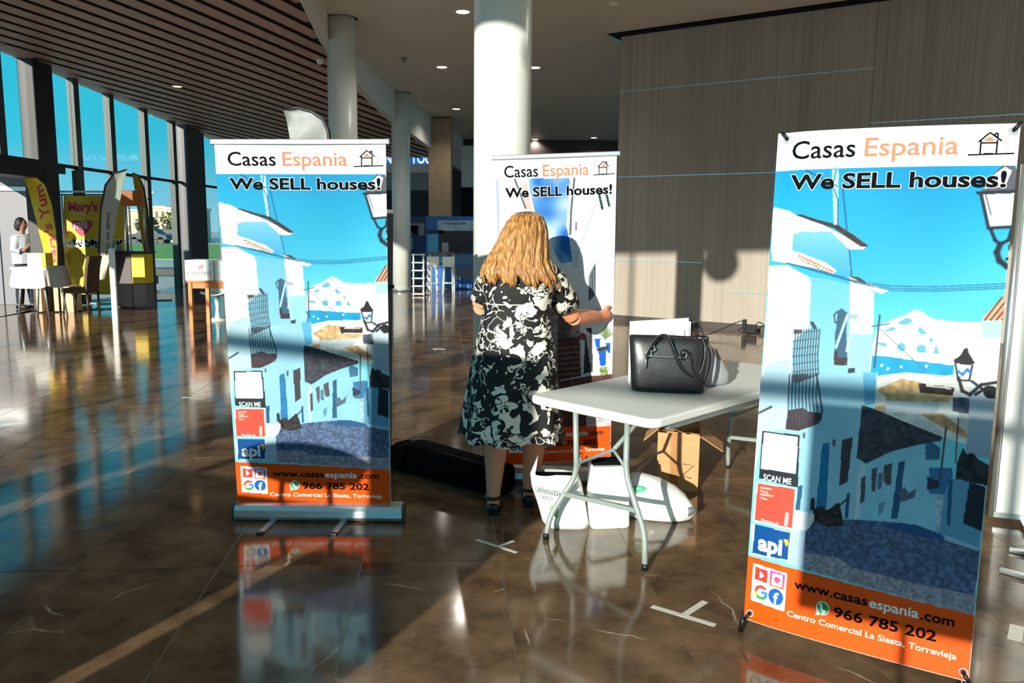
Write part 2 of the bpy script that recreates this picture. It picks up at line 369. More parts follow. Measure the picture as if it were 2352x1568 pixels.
# far walls
build(MB().box((1.3, 31.1, 2.9), (20.6, 0.2, 6)), 'wall_back', mat('dark_far_wall', (66, 56, 52), 0.7), kind='structure', label='dark wall at the far end of the hall')
build(MB().box((11.1, -1, 3.8), (0.2, 19, 7.6)), 'wall_side', WHITE, kind='structure', label='plain white side wall')

# ------------------------------------------------------------------ glass facade on the left
XF = -8.9
def facade(name, ys, y0, y1, zb, label, ztop=None):
    wn = thing(name, label, None, (XF, y0, 0), kind='structure')
    zt = lambda y: (zs(y) + 0.02 if y > 4.6 else 7.5) if ztop is None else ztop
    for y in ys: build(MB().box((XF + 0.07, y, (zb + zt(y)) / 2), (0.14, 0.2, zt(y) - zb)), 'mullion', MULL, wn)
    edge = [y0] + list(ys) + [y1]
    for p, q in zip(edge[:-1], edge[1:]):
        g0, g1 = p + 0.1, q - 0.1
        for za, zb2 in ((max(zb, 0.0), 2.72), (2.78, None)):
            if zb > 2.7 and zb2 is not None: continue
            top0, top1 = (zb2, zb2) if zb2 else (zt(g0), zt(g1)); lo = max(za, zb)
            P = [Vector((XF + 0.06, g0, lo)), Vector((XF + 0.06, g1, lo)), Vector((XF + 0.06, g1, top1)), Vector((XF + 0.06, g0, top0))]
            build(MB().prism(P, [v + Vector((0.02, 0, 0)) for v in P]), 'pane', GLASS, wn)
    if zb < 2.7: build(MB().box((XF + 0.07, (y0 + y1) / 2, 2.75), (0.08, y1 - y0, 0.06)), 'transom', DARKM, wn)
    build(MB().prism([Vector((XF - 0.05, y0, zt(y0) - 0.02)), Vector((XF - 0.05, y1, zt(y1) - 0.02)), Vector((XF - 0.05, y1, zt(y1) + 0.35)), Vector((XF - 0.05, y0, zt(y0) + 0.35))],
                     [Vector((XF + 0.3, y0, zt(y0) - 0.02)), Vector((XF + 0.3, y1, zt(y1) - 0.02)), Vector((XF + 0.3, y1, zt(y1) + 0.35)), Vector((XF + 0.3, y0, zt(y0) + 0.35))]), 'head', SLAT, wn)
    return wn
facade('window_1', [16.62, 18.05, 19.7, 21.3], 15.62, 21.78, 0.0, 'tall glazed bay between the two broad pillars')
facade('window_2', [14.15, 12.75, 11.35, 9.95, 8.55], 7.2, 15.0, 2.76, 'glazing above the entrance lobby')
facade('window_3', [23.2, 24.7, 26.2, 27.7, 29.3], 22.8, 31.0, 0.0, 'glazed bay beyond the second pillar')
facade('window_4', [6.0], 4.7, 7.2, 0.0, 'glazed bay nearest the entrance')
facade('window_5', [1.6, 3.2], 0.4, 4.6, 0.0, 'tall glazing beside the atrium', 7.5)
PIL = mat('pillar_grey', (40, 39, 42), 0.5, 0.1, var=0.08)
build(MB().box((XF + 0.1, 15.3, 2.35), (0.3, 0.62, 4.7)), 'facade_pillar', PIL, label='dark square pillar beside the entrance lobby', cat='pillar', origin=(XF + 0.2, 15.3, 0), bevel=0.02)
build(MB().box((XF + 0.1, 22.3, 2.2), (0.3, 1.0, 4.4)), 'facade_pillar', mat('pillar_pale_grey', (84, 84, 88), 0.5, 0.1), label='grey square pillar farther along the glass front', cat='pillar', origin=(XF + 0.2, 22.3, 0), bevel=0.02)
# entrance lobby: dark header with pale wall panels below
lob = thing('door_1', 'entrance lobby with dark header beam and pale grey panels', None, (XF, 11, 0), kind='structure')
build(MB().box((XF + 0.12, 11.1, 2.6), (0.5, 7.8, 0.32)), 'header', DARKM, lob, bevel=0.01)
LOBW = mat('lobby_panel', (112, 112, 118), 0.5, var=0.04)
for k in range(2):
    build(MB().box((-9.62 - k * 1.2, 16.2, 1.27), (1.18, 0.08, 2.54)), 'wall_panel', LOBW, lob, bevel=0.008)
build(MB().box((-10.1, 16.14, 2.3), (2.2, 0.06, 0.08)), 'rail', ALU, lob)
build(MB().slab([(-14.5, 8.0), (-8.9, 8.0), (-8.9, 16.16), (-14.5, 16.16)], -0.14, 0.0), 'lobby_floor', MARB, lob)
build(MB().slab([(-10.4, 10.0), (-8.9, 10.0), (-8.9, 16.3), (-10.4, 16.3)], 2.6, 2.75), 'lobby_roof', DARKM, lob)
# glazing behind the camera, through which the sun comes
wb = thing('window_6', 'tall glazed wall facing the sun', None, sq(-4.1, 0), kind='structure')
for q in (-8.6, -6.4, -4.0, .75, 3.6, 6.6, 9.6, 12.6):
    p = sq(-4.1, q)
    build(MB().box((p.x, p.y, 3.75), (0.09, 0.16, 7.5), rz=-SUN_AZ), 'mullion', ALUD, wb)
build(MB().bar(sq(-4.1, -8, 2.9), sq(-4.1, 14, 2.9), 0.08, 0.08), 'transom', ALUD, wb)
for q0, q1 in ((-8.54, -6.46), (-6.34, -4.06), (-3.94, .69), (.81, 3.54), (3.66, 6.54), (6.66, 9.54), (9.66, 12.54)):
    P = [sq(-4.1, q0, 0), sq(-4.1, q1, 0), sq(-4.1, q1, 7.45), sq(-4.1, q0, 7.45)]
    build(MB().prism(P, [v + sq(0.02, 0) for v in P]), 'pane', GLASS, wb)
# ------------------------------------------------------------------ columns
def column(x, Y, r, top, label, mt=COLM):
    o = thing('round_column', label, 'column', (x, Y, 0), group='round columns of the hall')
    build(MB().lathe([(r, 0.0), (r, top)], (x, Y, 0), 48), 'shaft', mt, o)
    build(MB().lathe([(r + 0.012, 0.0), (r + 0.012, 0.07), (r + 0.001, 0.075)], (x, Y, 0), 48), 'base_ring', ALU, o)
    build(MB().lathe([(r + 0.03, top - 0.02), (r + 0.03, top)], (x, Y, 0), 48), 'gap_shade_band', BLACKB, o)
p = at(1152, 500, 6.9); column(p.x, 6.9, 0.238, ZC + 0.02, 'thick white round column right behind the woman')
p = at(786, 200, 13.6); column(p.x, 13.6, 0.235, ZC + 0.02, 'white round column rising behind the left roller banner')
p = at(921, 400, 20.8); column(p.x, 20.8, 0.235, ZC + 0.02, 'slimmest-looking white round column, farthest of the three')
p = sq(-3.4, -4.7); column(p.x, p.y, 0.2, 7.5, 'unseen white column added behind the viewer for shadow stripes on the floor')  # added column, unseen, lays shadow stripes on the floor
# stone clad square pier
p = at(1010, 420, 25.0)
pier = thing('stone_pier', 'square pier clad in beige stone slabs, far back', 'pier', (p.x, 25.35, 0))
STONE = mat('beige_stone', (166, 140, 108), 0.45, var=0.12, scale=6)
for k in range(6):
    build(MB().box((p.x, 25.35, 0.41 + k * 0.82), (0.68, 0.7, 0.805)), 'stone_slab', STONE, pier, bevel=0.004)
build(MB().box((p.x, 25.35, 2.45), (0.664, 0.68, 4.9)), 'core', GROUT, pier)
# ------------------------------------------------------------------ ceiling downlights
def downlight(c, nrm_z, label, r=0.1, lm=LAMPM, watts=130):
    o = thing('downlight', label, 'downlight', c, group='recessed ceiling downlights')
    build(MB().lathe([(r * 0.86, -0.004), (r * 1.15, -0.012), (r * 1.2, 0.0), (r * 0.86, 0.01)], c, 28), 'trim_ring', WHITE, o)
    build(MB().lathe([(0.002, -0.006), (r * 0.86, -0.006), (r * 0.86, 0.004), (0.002, 0.004)], c, 28), 'diffuser', lm, o)
    ld = bpy.data.lights.new('downlight_beam', 'SPOT'); ld.energy = watts; ld.spot_size = 2.5; ld.spot_blend = 0.6; ld.shadow_soft_size = 0.09; ld.color = (1, .93, .82)
    lo = bpy.data.objects.new('downlight_beam', ld); COL.objects.link(lo); lo.parent = o; lo.location = (0, 0, -0.03)
for (x, y, lab) in ((1063, 27, 'lit downlight nearest the top, just left of the thick column'), (1015, 154, 'lit downlight above the stone pier, left of the thick column'), (1229, 155, 'lit downlight touching the right side of the thick column, upper one'),
                    (1048, 250, 'small lit downlight low on the left of the thick column'), (1229, 320, 'small lit downlight right of the thick column, just above the middle banner'), (1364, 316, 'small lit downlight closest to the striped wall')):
    downlight(fl(x, y, ZC), 0, lab, r=0.12)
p = sp(407, 197); downlight(Vector((p.x, p.y, p.z - 0.01)), 0, 'warm lit downlight set in the timber slats', r=0.1, lm=LAMPA, watts=60)
for k, (x, y) in enumerate(((-1.3, 8.5), (2.6, 8.5), (6.4, 6.5))):  # unseen downlights added to raise the fill light
    downlight(Vector((x, y, ZC)), 0, ('added fill downlight above the left banner, out of the picture', 'added fill downlight above the handbag table, out of the picture', 'added fill downlight above the large banner, out of the picture')[k], r=.12)
p = fl(1410, 8, ZC); build(MB().lathe([(0.09, 0), (0.09, -0.02), (0.07, -0.035), (0.002, -0.036)], p, 24), 'smoke_detector', CEIL, label='round ceiling detector near the striped wall', cat='detector', origin=p)
p = fl(928, 132, ZC); build(MB().lathe([(0.05, 0), (0.05, -0.05), (0.03, -0.09), (0.002, -0.1)], p, 18), 'smoke_detector', ALUD, label='small ceiling sensor left of the thick column', cat='detector', origin=p)
p = sp(735, 137); build(MB().lathe([(0.06, 0.03), (0.07, -0.03), (0.04, -0.08), (0.002, -0.085)], p, 18), 'smoke_detector', WHITE, label='pale sensor fixed between the timber slats', cat='detector', origin=p)

# ------------------------------------------------------------------ printed banners
def homo(src):
    A = []
    for (x, y), (u, v) in zip(src, ((0, 0), (1, 0), (1, 1), (0, 1))):
        A.append([x, y, 1, 0, 0, 0, -u * x, -u * y, -u]); A.append([0, 0, 0, x, y, 1, -v * x, -v * y, -v])
    Hm = np.linalg.svd(np.array(A, float))[2][-1].reshape(3, 3)
    def f(x, y):
        q = Hm @ np.array([x, y, 1.0]); return (q[0] / q[2], q[1] / q[2])
    return f
HR = homo([(1787, 305), (2345, 283), (2225, 1566), (1707, 1422)])
HM = homo([(1137, 368), (1417, 358), (1402, 1052), (1163, 1066)])
def KA(*p): return [HR(1680 + x / 2.4896, 270 + y / 2.489) for x, y in p]
def KB(*p): return [HR(1680 + x / 2.28, 880 + y / 2.28) for x, y in p]
def KC(*p): return [HM(860 + x / 3.0155, 200 + y / 3.0155) for x, y in p]
def KD(*p): return [HM(1040 + x / 2.0625, 460 + y / 2.0625) for x, y in p]
class Paint:
    def __init__(s, nu, nv):
        u = np.linspace(0, 1, nu + 1); v = np.linspace(0, 1, nv + 1); s.U, s.V = np.meshgrid(u, v); s.U = s.U.ravel(); s.V = s.V.ravel()
        s.C = np.full((s.U.size, 3), 232.0); rs = np.random.RandomState(3)
        g = rs.rand(64, 64); s.g = g; s.rnd = rs.rand(s.U.size)
        s.asp = 2.35
    def nz(s, k, ky=None):
        ky = ky or k * s.asp; x = s.U * k; y = s.V * ky
        i = np.floor(x).astype(int); j = np.floor(y).astype(int); fx = x - i; fy = y - j; fx = fx * fx * (3 - 2 * fx); fy = fy * fy * (3 - 2 * fy)
        G = s.g; a = G[i % 64, j % 64]; b = G[(i + 1) % 64, j % 64]; c = G[i % 64, (j + 1) % 64]; d = G[(i + 1) % 64, (j + 1) % 64]
        return (a * (1 - fx) + b * fx) * (1 - fy) + (c * (1 - fx) + d * fx) * fy
    def mask(s, P):
        P = np.array(P); lo = P.min(0); hi = P.max(0)
        idx = np.nonzero((s.U >= lo[0]) & (s.U <= hi[0]) & (s.V >= lo[1]) & (s.V <= hi[1]))[0]
        x = s.U[idx]; y = s.V[idx]; ins = np.zeros(idx.size, bool); n = len(P)
        for i in range(n):
            x0, y0 = P[i]; x1, y1 = P[(i + 1) % n]
            if y0 == y1: continue
            c = ((y0 > y) != (y1 > y)) & (x < (x1 - x0) * (y - y0) / (y1 - y0) + x0); ins ^= c
        return idx[ins]
    def poly(s, P, col, a=1.0, col2=None, noise=0.0, k=40):
        i = s.mask(P)
        if i.size == 0: return
        c = np.array(col, float)[None, :]
        if col2 is not None:
            P_ = np.array(P); t = ((s.V[i] - P_[:, 1].min()) / (P_[:, 1].max() - P_[:, 1].min()))[:, None]; c = c * (1 - t) + np.array(col2, float)[None, :] * t
        if noise: c = c * (1 + noise * (s.nz(k)[i] - 0.5))[:, None] + (noise * 30 * (s.rnd[i] - 0.5))[:, None]
        s.C[i] = s.C[i] * (1 - a) + c * a
    def line(s, P, wd, col, a=1.0):
        P = [np.array([p[0], p[1] * s.asp]) for p in P]; X = s.U; Y = s.V * s.asp
        for p, q in zip(P[:-1], P[1:]):
            d = q - p; L = (d ** 2).sum() + 1e-12
            idx = np.nonzero((X >= min(p[0], q[0]) - wd) & (X <= max(p[0], q[0]) + wd) & (Y >= min(p[1], q[1]) - wd) & (Y <= max(p[1], q[1]) + wd))[0]
            x = X[idx] - p[0]; y = Y[idx] - p[1]; t = np.clip((x * d[0] + y * d[1]) / L, 0, 1)
            r = np.sqrt((x - t * d[0]) ** 2 + (y - t * d[1]) ** 2); m = (np.clip(1.5 - r / wd * 1.5, 0, 1) * a)[:, None]
            s.C[idx] = s.C[idx] * (1 - m) + np.array(col, float)[None, :] * m
    def disc(s, c, r, col, r0=0.0):
        d = np.hypot(s.U - c[0], (s.V - c[1]) * s.asp); i = (d <= r) & (d >= r0); s.C[i] = col
    def rgba(s):
        c = np.clip(s.C / 255.0, 0, 1); c = np.where(c <= 0.04045, c / 12.92, ((c + 0.055) / 1.055) ** 2.4)
        c = c * np.where(s.V > .88, .85, .76)[:, None]          # inks are less than fully reflective
        return np.concatenate([c, np.ones((c.shape[0], 1))], 1).astype(np.float32)
def footer(p):
    p.poly([(0, .872), (1, .886), (1, 1), (0, 1)], (242, 84, 0), noise=0.04)
    # contact icons on a white card
    p.poly([(.03, .884), (.2, .888), (.2, .962), (.03, .958)], (250, 250, 250))
    p.poly([(.042, .890), (.106, .892), (.106, .917), (.042, .915)], (232, 62, 48)); p.poly([(.066, .896), (.066, .911), (.088, .9045)], (250, 250, 250))
    i = p.mask([(.118, .889), (.188, .891), (.188, .921), (.118, .919)]); t = (p.V[i] - .889) / .032; tt = (p.U[i] - .118) / .07
    p.C[i] = np.stack([120 + 130 * np.clip(t + 1 - tt, 0, 1) * .9, 60 + 90 * np.clip(t - .3, 0, 1), 190 - 130 * t], 1)
    p.disc((.153, .905), .021, (250, 250, 250), .015); p.disc((.172, .8965), .004, (250, 250, 250))
    p.line([(.131, .895), (.175, .895), (.175, .915), (.131, .915), (.131, .895)], .005, (250, 250, 250))
    d = np.hypot(p.U - .078, (p.V - .938) * p.asp); an = np.arctan2((p.V - .938) * p.asp, p.U - .078); ring = (d < .034) & (d > .019)
    for lo, hi, cc in ((-3.2, -0.7, (232, 70, 55)), (2.4, 3.2, (248, 190, 30)), (0.75, 2.4, (52, 160, 85)), (-0.12, 0.75, (66, 130, 235))):
        m = ring & (an > lo) & (an <= hi); p.C[m] = cc
    p.poly([(.078, .934), (.112, .934), (.112, .9405), (.078, .9405)], (66, 130, 235))
    p.disc((.152, .938), .037, (22, 92, 178))
    p.disc((.375, .936), .03, (245, 245, 245)); p.disc((.375, .936), .026, (35, 150, 85)); p.poly([(.345, .952), (.352, .938), (.362, .95)], (245, 245, 245))
    p.line([(.365, .930), (.369, .938), (.378, .943), (.386, .9415)], .008, (245, 245, 245))
def street(nu, nv):
    p = Paint(nu, nv); A, B = KA, KB
    i = p.mask([(0, .079), (1, .079), (1, .886), (0, .872)]); t = np.clip((p.V[i] - .08) / .42, 0, 1)[:, None]
    p.C[i] = np.array([[0, 146, 200]]) * (1 - t) + np.array([[128, 216, 234]]) * t
    p.C[i] += ((p.nz(3) - .5) * 22)[i][:, None]
    W = (236, 236, 236)
    # hills, sea, far town
    p.poly(A((790, 1500), (805, 1330), (830, 1250), (900, 1220), (960, 1200), (1040, 1160), (1080, 1175), (1130, 1215), (1250, 1235), (1420, 1240), (1430, 1600), (760, 1560)), (226, 232, 238), noise=.12, k=14)
    n_ = p.nz(26); hm = p.mask(A((800, 1320), (1000, 1200), (1140, 1330), (1180, 1420), (960, 1400), (830, 1360))); hm = hm[n_[hm] > .66]; p.C[hm] = (96, 170, 212)
    p.poly(A((760, 1425), (860, 1425), (1000, 1450), (1190, 1480), (1265, 1490), (1260, 1545), (1000, 1560), (760, 1540)), (10, 150, 202), noise=.15, k=20)
    for x, y in ((850, 1480), (885, 1500), (960, 1490), (1105, 1490)): p.disc(A((x, y))[0], .006, (235, 240, 245))
    p.poly(B((740, 20), (900, 5), (1100, 25), (1250, 40), (1260, 400), (1090, 345), (740, 195)), (228, 226, 224), noise=.25, k=34)
    p.poly(B((750, 92), (880, 36), (985, 56), (965, 110), (800, 128)), (205, 168, 122), noise=.3, k=60)
    p.poly(B((970, 62), (1160, 92), (1150, 132), (975, 112)), (60, 45, 48), noise=.5, k=50); p.poly(B((1010, 70), (1140, 92), (1140, 100), (1010, 80)), (215, 210, 205))
    p.poly(B((800, 122), (975, 112), (1155, 134), (1130, 168), (1000, 160), (800, 148)), (206, 168, 122), noise=.3, k=60)
    p.poly(B((800, 148), (1080, 168), (1080, 210), (800, 200)), (196, 208, 220)); p.poly(B((740, 175), (800, 172), (800, 200), (745, 195)), (190, 160, 120))
    p.poly(B((978, 224), (1100, 226), (1232, 330), (1226, 356), (1100, 300)), (206, 158, 116), noise=.3, k=70)
    p.poly(B((1150, 140), (1250, 150), (1245, 235), (1150, 215)), (84, 92, 112), noise=.6, k=40)
    # upper house on the left
    p.poly(A((235, 540), (300, 555), (360, 580), (500, 640), (640, 720), (765, 790), (668, 802), (668, 970), (560, 935), (450, 890), (310, 870), (222, 800)), (224, 232, 240))
    p.poly(A((350, 700), (400, 685), (470, 690), (560, 690), (665, 800), (668, 968), (600, 950), (480, 880), (400, 830), (340, 790)), (118, 186, 222), col2=(60, 160, 212))
    p.poly(A((355, 583), (400, 585), (480, 615), (600, 650), (700, 722), (772, 780), (745, 795), (660, 735), (580, 672), (460, 628)), (58, 46, 48), noise=.5, k=70)
    p.poly(A((240, 532), (330, 560), (370, 590), (320, 600), (238, 580)), (250, 246, 240)); p.poly(A((660, 770), (760, 788), (740, 800), (660, 800)), (240, 240, 244))
    p.poly(A((228, 778), (300, 790), (380, 808), (450, 838), (540, 878), (595, 926), (570, 936), (450, 900), (330, 874), (225, 850)), (240, 228, 216), noise=.15, k=80)
    for k in range(13): q = A((385 + k * 15, 830 + k * 8))[0]; p.disc(q, .006, (190, 120, 84)); p.disc((q[0] + .004, q[1] + .007), .004, (110, 60, 40))
    p.poly(A((212, 880), (315, 880), (350, 905), (445, 960), (430, 1260), (345, 1330), (338, 1640), (160, 1640), (195, 1150)), W, col2=(236, 242, 246))
    p.poly(A((185, 1470), (250, 1440), (330, 1425), (340, 1660), (160, 1660)), (178, 212, 232))
    p.poly(A((448, 955), (560, 975), (672, 1010), (668, 1700), (330, 1700), (345, 1330), (430, 1260)), (104, 182, 222), col2=(150, 202, 228))
    p.poly(A((340, 1100), (450, 980), (440, 1250), (345, 1320)), (206, 226, 238))
    # second house
    p.poly(A((668, 1000), (720, 1010), (806, 1060), (800, 1300), (790, 1480), (760, 1700), (660, 1700)), W); p.poly(A((668, 1290), (800, 1300), (785, 1500), (760, 1700), (662, 1700)), (150, 204, 232))
    p.poly(A((662, 958), (760, 990), (885, 1048), (850, 1066), (760, 1032), (670, 1002)), (236, 218, 204), noise=.3, k=80); p.poly(A((662, 955), (720, 965), (770, 1000), (740, 1000)), (66, 54, 54))
    p.poly(A((600, 1160), (622, 1143), (655, 1172), (648, 1260), (655, 1475), (578, 1470), (585, 1300)), (58, 92, 122)); p.line(A((655, 1185), (590, 1370)), .008, (190, 220, 235)); p.line(A((700, 1195), (650, 1390)), .007, (190, 220, 235))
    p.line(A((600, 1160), (580, 1180), (585, 1225), (608, 1225)), .005, (60, 70, 84)); p.poly(A((655, 1170), (725, 1190), (700, 1215), (655, 1200)), (160, 175, 190))
    p.poly(A((580, 1390), (600, 1390), (600, 1430), (655, 1430), (655, 1475), (578, 1470)), (64, 52, 58)); p.poly(A((660, 1490), (700, 1490), (695, 1532), (655, 1530)), (58, 62, 78))
    # balcony cage
    for k in range(10):
        x = 352 + k * 15; p.line(A((x + 12, 1262), (x, 1410), (x + 6, 1560)) + B((262 + 40 + k * 15, 0), (262 + 36 + k * 15, 120), (288 + k * 18, 250)), .0045, (62, 72, 84), .9)
    for k in range(9): y = 1270 + k * 44; p.line(A((345, y + 14), (490, y)), .0035, (70, 80, 92), .8)
    for k in range(8): y = 10 + k * 34; p.line(B((300, y + 8), (452 + k, y)), .0035, (62, 68, 80), .8)
    p.poly(A((350, 1258), (400, 1262), (398, 1282), (352, 1282)), (72, 72, 78)); p.poly(A((440, 1215), (462, 1215), (488, 1262), (462, 1262)), (66, 70, 78))
    p.poly(B((290, 185), (370, 175), (400, 195), (462, 205), (468, 240), (430, 268), (350, 292), (280, 284)), (70, 52, 60), noise=.3, k=60)
    # street wall, low house, dark roof
    p.poly(B((470, 0), (755, 0), (745, 165), (690, 170), (655, 450), (640, 752), (420, 712), (330, 700), (345, 320), (150, 290), (140, 190), (290, 170), (300, 60)), (152, 204, 228), noise=.06, k=8)
    p.poly(B((140, 0), (310, 0), (285, 285), (160, 290), (110, 560), (130, 190)), (190, 220, 236)); p.poly(B((680, 0), (750, 0), (742, 165), (690, 172)), (92, 172, 214))
    p.poly(B((290, 185), (370, 175), (400, 195), (462, 205), (468, 240), (430, 268), (350, 292), (280, 284)), (70, 52, 60), noise=.3, k=60)
    for k in range(9): x = 300 + k * 18; p.line(B((x, 0), (x - 6, 120), (x + (k - 3) * 2, 262)), .0045, (66, 74, 88), .9)
    p.line(B((440, 0), (470, 190), (462, 240)), .006, (60, 66, 80)); p.line(B((140, 195), (205, 165)), .008, (70, 76, 90))
    p.poly(B((676, 168), (740, 190), (900, 262), (1095, 345), (1088, 366), (960, 384), (830, 412), (700, 470), (650, 440)), (66, 66, 78), noise=.45, k=60)
    p.poly(B((648, 468), (700, 472), (830, 412), (1030, 374), (1030, 630), (1104, 640), (1085, 832), (960, 790), (880, 772), (640, 752)), (144, 202, 226), noise=.08, k=12)
    p.poly(B((672, 470), (700, 480), (690, 560), (665, 740), (642, 752), (650, 560)), (190, 216, 230))
    D1 = (46, 92, 132); D2 = (48, 46, 62)
    for q, cc in ((((472, 362), (510, 356), (495, 690), (440, 692)), (38, 120, 172)), (((574, 346), (630, 332), (604, 560), (560, 580)), (70, 64, 72)), (((524, 342), (542, 340), (537, 382), (524, 380)), (90, 96, 110)),
                  (((346, 576), (372, 570), (356, 697), (334, 697)), D1), (((600, 620), (617, 614), (606, 742), (590, 742)), D1), (((676, 540), (700, 530), (690, 660), (668, 672)), (80, 84, 96)), (((728, 500), (760, 490), (746, 612), (728, 612)), (92, 92, 100)),
                  (((792, 482), (834, 470), (830, 580), (806, 584), (790, 560)), (88, 84, 92)), (((764, 520), (790, 520), (780, 602), (758, 602)), (84, 120, 144)), (((868, 468), (902, 460), (866, 752), (830, 752)), D1), (((872, 620), (900, 594), (922, 628), (964, 598), (950, 650), (880, 672)), (90, 108, 128)),
                  (((765, 672), (800, 662), (790, 712), (765, 736)), (96, 150, 184)), (((1006, 382), (1040, 370), (1084, 400), (1080, 460), (1010, 462)), (62, 110, 146)), (((370, 305), (384, 302), (382, 334), (370, 334)), (100, 96, 100)), (((412, 640), (436, 634), (432, 700), (410, 700)), D2)): p.poly(B(*q), cc, noise=.15, k=40)
    p.poly(B((1028, 500), (1150, 506), (1150, 600), (1132, 690), (1104, 640), (1028, 632)), (58, 116, 166)); p.poly(B((1018, 545), (1085, 575), (1080, 605), (1016, 612)), (52, 58, 76))
    p.line(B((1115, 300), (1085, 560)), .006, (84, 74, 80)); p.line(B((1180, 250), (1165, 480)), .004, (84, 74, 80))
    # right-hand building, plants, gate, lane
    p.poly(B((1240, 60), (1420, 40), (1400, 300), (1372, 470), (1220, 440), (1235, 250)), (206, 214, 222), col2=(150, 168, 190))
    p.poly(B((1172, 480), (1205, 405), (1225, 440), (1255, 432), (1290, 470), (1345, 500), (1336, 604), (1165, 562)), (42, 46, 52), noise=.8, k=60)
    p.poly(B((1140, 560), (1242, 580), (1210, 790), (1300, 836), (1292, 922), (1080, 850), (1104, 640)), (98, 156, 192)); p.poly(B((1240, 580), (1326, 610), (1304, 834), (1206, 788)), (34, 40, 54)); p.poly(B((1130, 560), (1152, 570), (1140, 800), (1120, 790)), (46, 92, 136))
    p.poly(B((1070, 640), (1104, 640), (1085, 832), (1062, 822)), (170, 200, 216), noise=.4, k=60)
    p.poly(B((385, 742), (640, 750), (800, 765), (880, 774), (1080, 848), (1296, 924), (1262, 1244), (360, 986), (372, 900)), (82, 100, 134), noise=.5, k=80)
    p.poly(B((870, 774), (960, 786), (1085, 835), (1125, 870), (1000, 850), (780, 786)), (44, 84, 136)); p.poly(B((1110, 842), (1290, 912), (1288, 930), (1110, 868)), (150, 190, 216))
    p.poly(B((376, 905), (560, 940), (640, 990), (900, 1060), (1280, 1150), (1262, 1244), (360, 986)), (150, 148, 164), noise=.4, k=90)
    p.poly(B((425, 690), (470, 680), (500, 700), (560, 660), (575, 720), (585, 780), (500, 785), (425, 745)), (52, 46, 48), noise=.8, k=60); p.line(B((560, 680), (600, 648)), .005, (50, 46, 50))
    p.poly(B((318, 692), (430, 718), (428, 752), (402, 792), (386, 800), (374, 985), (290, 960), (312, 770)), (228, 234, 240)); p.poly(B((312, 790), (386, 802), (374, 985), (290, 960)), (176, 200, 222))
    # tiled roof on the right, wires, pole, street lamps
    p.poly(A((1422, 1225), (1590, 1228), (1570, 1640), (1395, 1640)), (170, 206, 230)); p.poly(A((1418, 1335), (1575, 1340), (1560, 1640), (1395, 1640)), (240, 242, 244))
    p.poly(A((1425, 1216), (1500, 1140), (1580, 1062), (1600, 1075), (1600, 1232), (1440, 1232)), (226, 170, 140), noise=.2, k=50)
    for k in range(5): p.line(A((1440 + k * 34, 1230), (1540 + k * 34, 1100 + k * 6)), .006, (120, 70, 56))
    for off in (0, 14, 26): p.line(A((310, 868), (450, 905 + off * .4), (700, 985 + off * .4), (900, 1020 + off), (1150, 1030 + off), (1610, 1016 + off)), .0035, (20, 92, 140), .8)
    p.poly(A((568, 320), (606, 320), (600, 650), (578, 650)), (214, 230, 240), a=.8); p.line(A((590, 325), (575, 420), (600, 500), (600, 650)), .004, (40, 90, 130)); p.line(A((628, 430), (640, 560), (652, 690)), .005, (20, 92, 150)); p.line(A((420, 318), (600, 420)), .004, (20, 70, 110)); p.line(A((665, 800), (678, 955)), .005, (30, 100, 150))
    p.line(A((838, 1190), (808, 1490)), .006, (60, 76, 96)); p.line(A((790, 1255), (890, 1240)), .004, (60, 90, 120)); p.line(A((840, 1270), (1100, 1520)), .003, (90, 104, 124))
    p.poly(A((1390, 470), (1440, 440), (1500, 340), (1540, 300), (1610, 300), (1690, 380), (1690, 462), (1640, 472)), (84, 88, 98)); p.poly(A((1440, 440), (1500, 350), (1560, 306), (1600, 330), (1560, 430)), (226, 232, 238)); p.poly(A((1385, 460), (1690, 442), (1690, 468), (1400, 482)), (34, 44, 60))
    p.poly(A((1420, 478), (1690, 466), (1640, 676), (1462, 682)), (228, 228, 230)); p.line(A((1420, 478), (1462, 682), (1645, 672)), .010, (30, 40, 56)); p.line(A((1446, 480), (1476, 600)), .004, (60, 70, 84))
    p.line(A((1475, 690), (1500, 755), (1530, 780), (1580, 755), (1598, 690)), .010, (28, 36, 52)); p.line(A((1530, 780), (1510, 830), (1525, 880), (1570, 915), (1620, 925)), .016, (24, 32, 48)); p.line(A((1570, 870), (1640, 850)), .009, (24, 32, 48)); p.disc(A((1620, 800))[0], .028, (24, 50, 76), .02)
    p.poly(A((1256, 1462), (1300, 1432), (1318, 1396), (1340, 1390), (1350, 1424), (1384, 1480), (1360, 1490), (1270, 1480)), (40, 34, 44)); p.poly(A((1270, 1482), (1368, 1492), (1350, 1580), (1285, 1575)), (220, 224, 230)); p.line(A((1270, 1482), (1285, 1575), (1350, 1580), (1368, 1492)), .006, (40, 36, 46)); p.line(A((1280, 1520), (1310, 1545), (1340, 1515), (1360, 1540)), .008, (36, 110, 180))
    p.line(B((1180, 40), (1200, 110), (1240, 130), (1300, 80), (1380, 70)), .010, (30, 30, 40)); p.line(B((1250, 60), (1330, 120), (1390, 160)), .008, (30, 30, 40)); p.line(B((1270, 130), (1330, 95), (1390, 110)), .009, (28, 28, 38)); p.disc(B((1350, 120))[0], .028, (26, 26, 34))
    # cards down the left side (the code square stays blank)
    p.poly(B((158, 288), (354, 316), (346, 584), (138, 532)), (40, 46, 56)); p.poly(B((166, 298), (345, 324), (335, 512), (148, 482)), (248, 248, 248))
    p.poly(B((128, 550), (336, 586), (318, 796), (108, 750)), (242, 240, 240)); p.poly(B((134, 556), (330, 590), (315, 788), (116, 744)), (242, 82, 66))
    for k in range(4): p.line(B((150, 580 + k * 17), ((205, 185, 212, 180)[k], 589 + k * 17)), .006, (248, 190, 180))
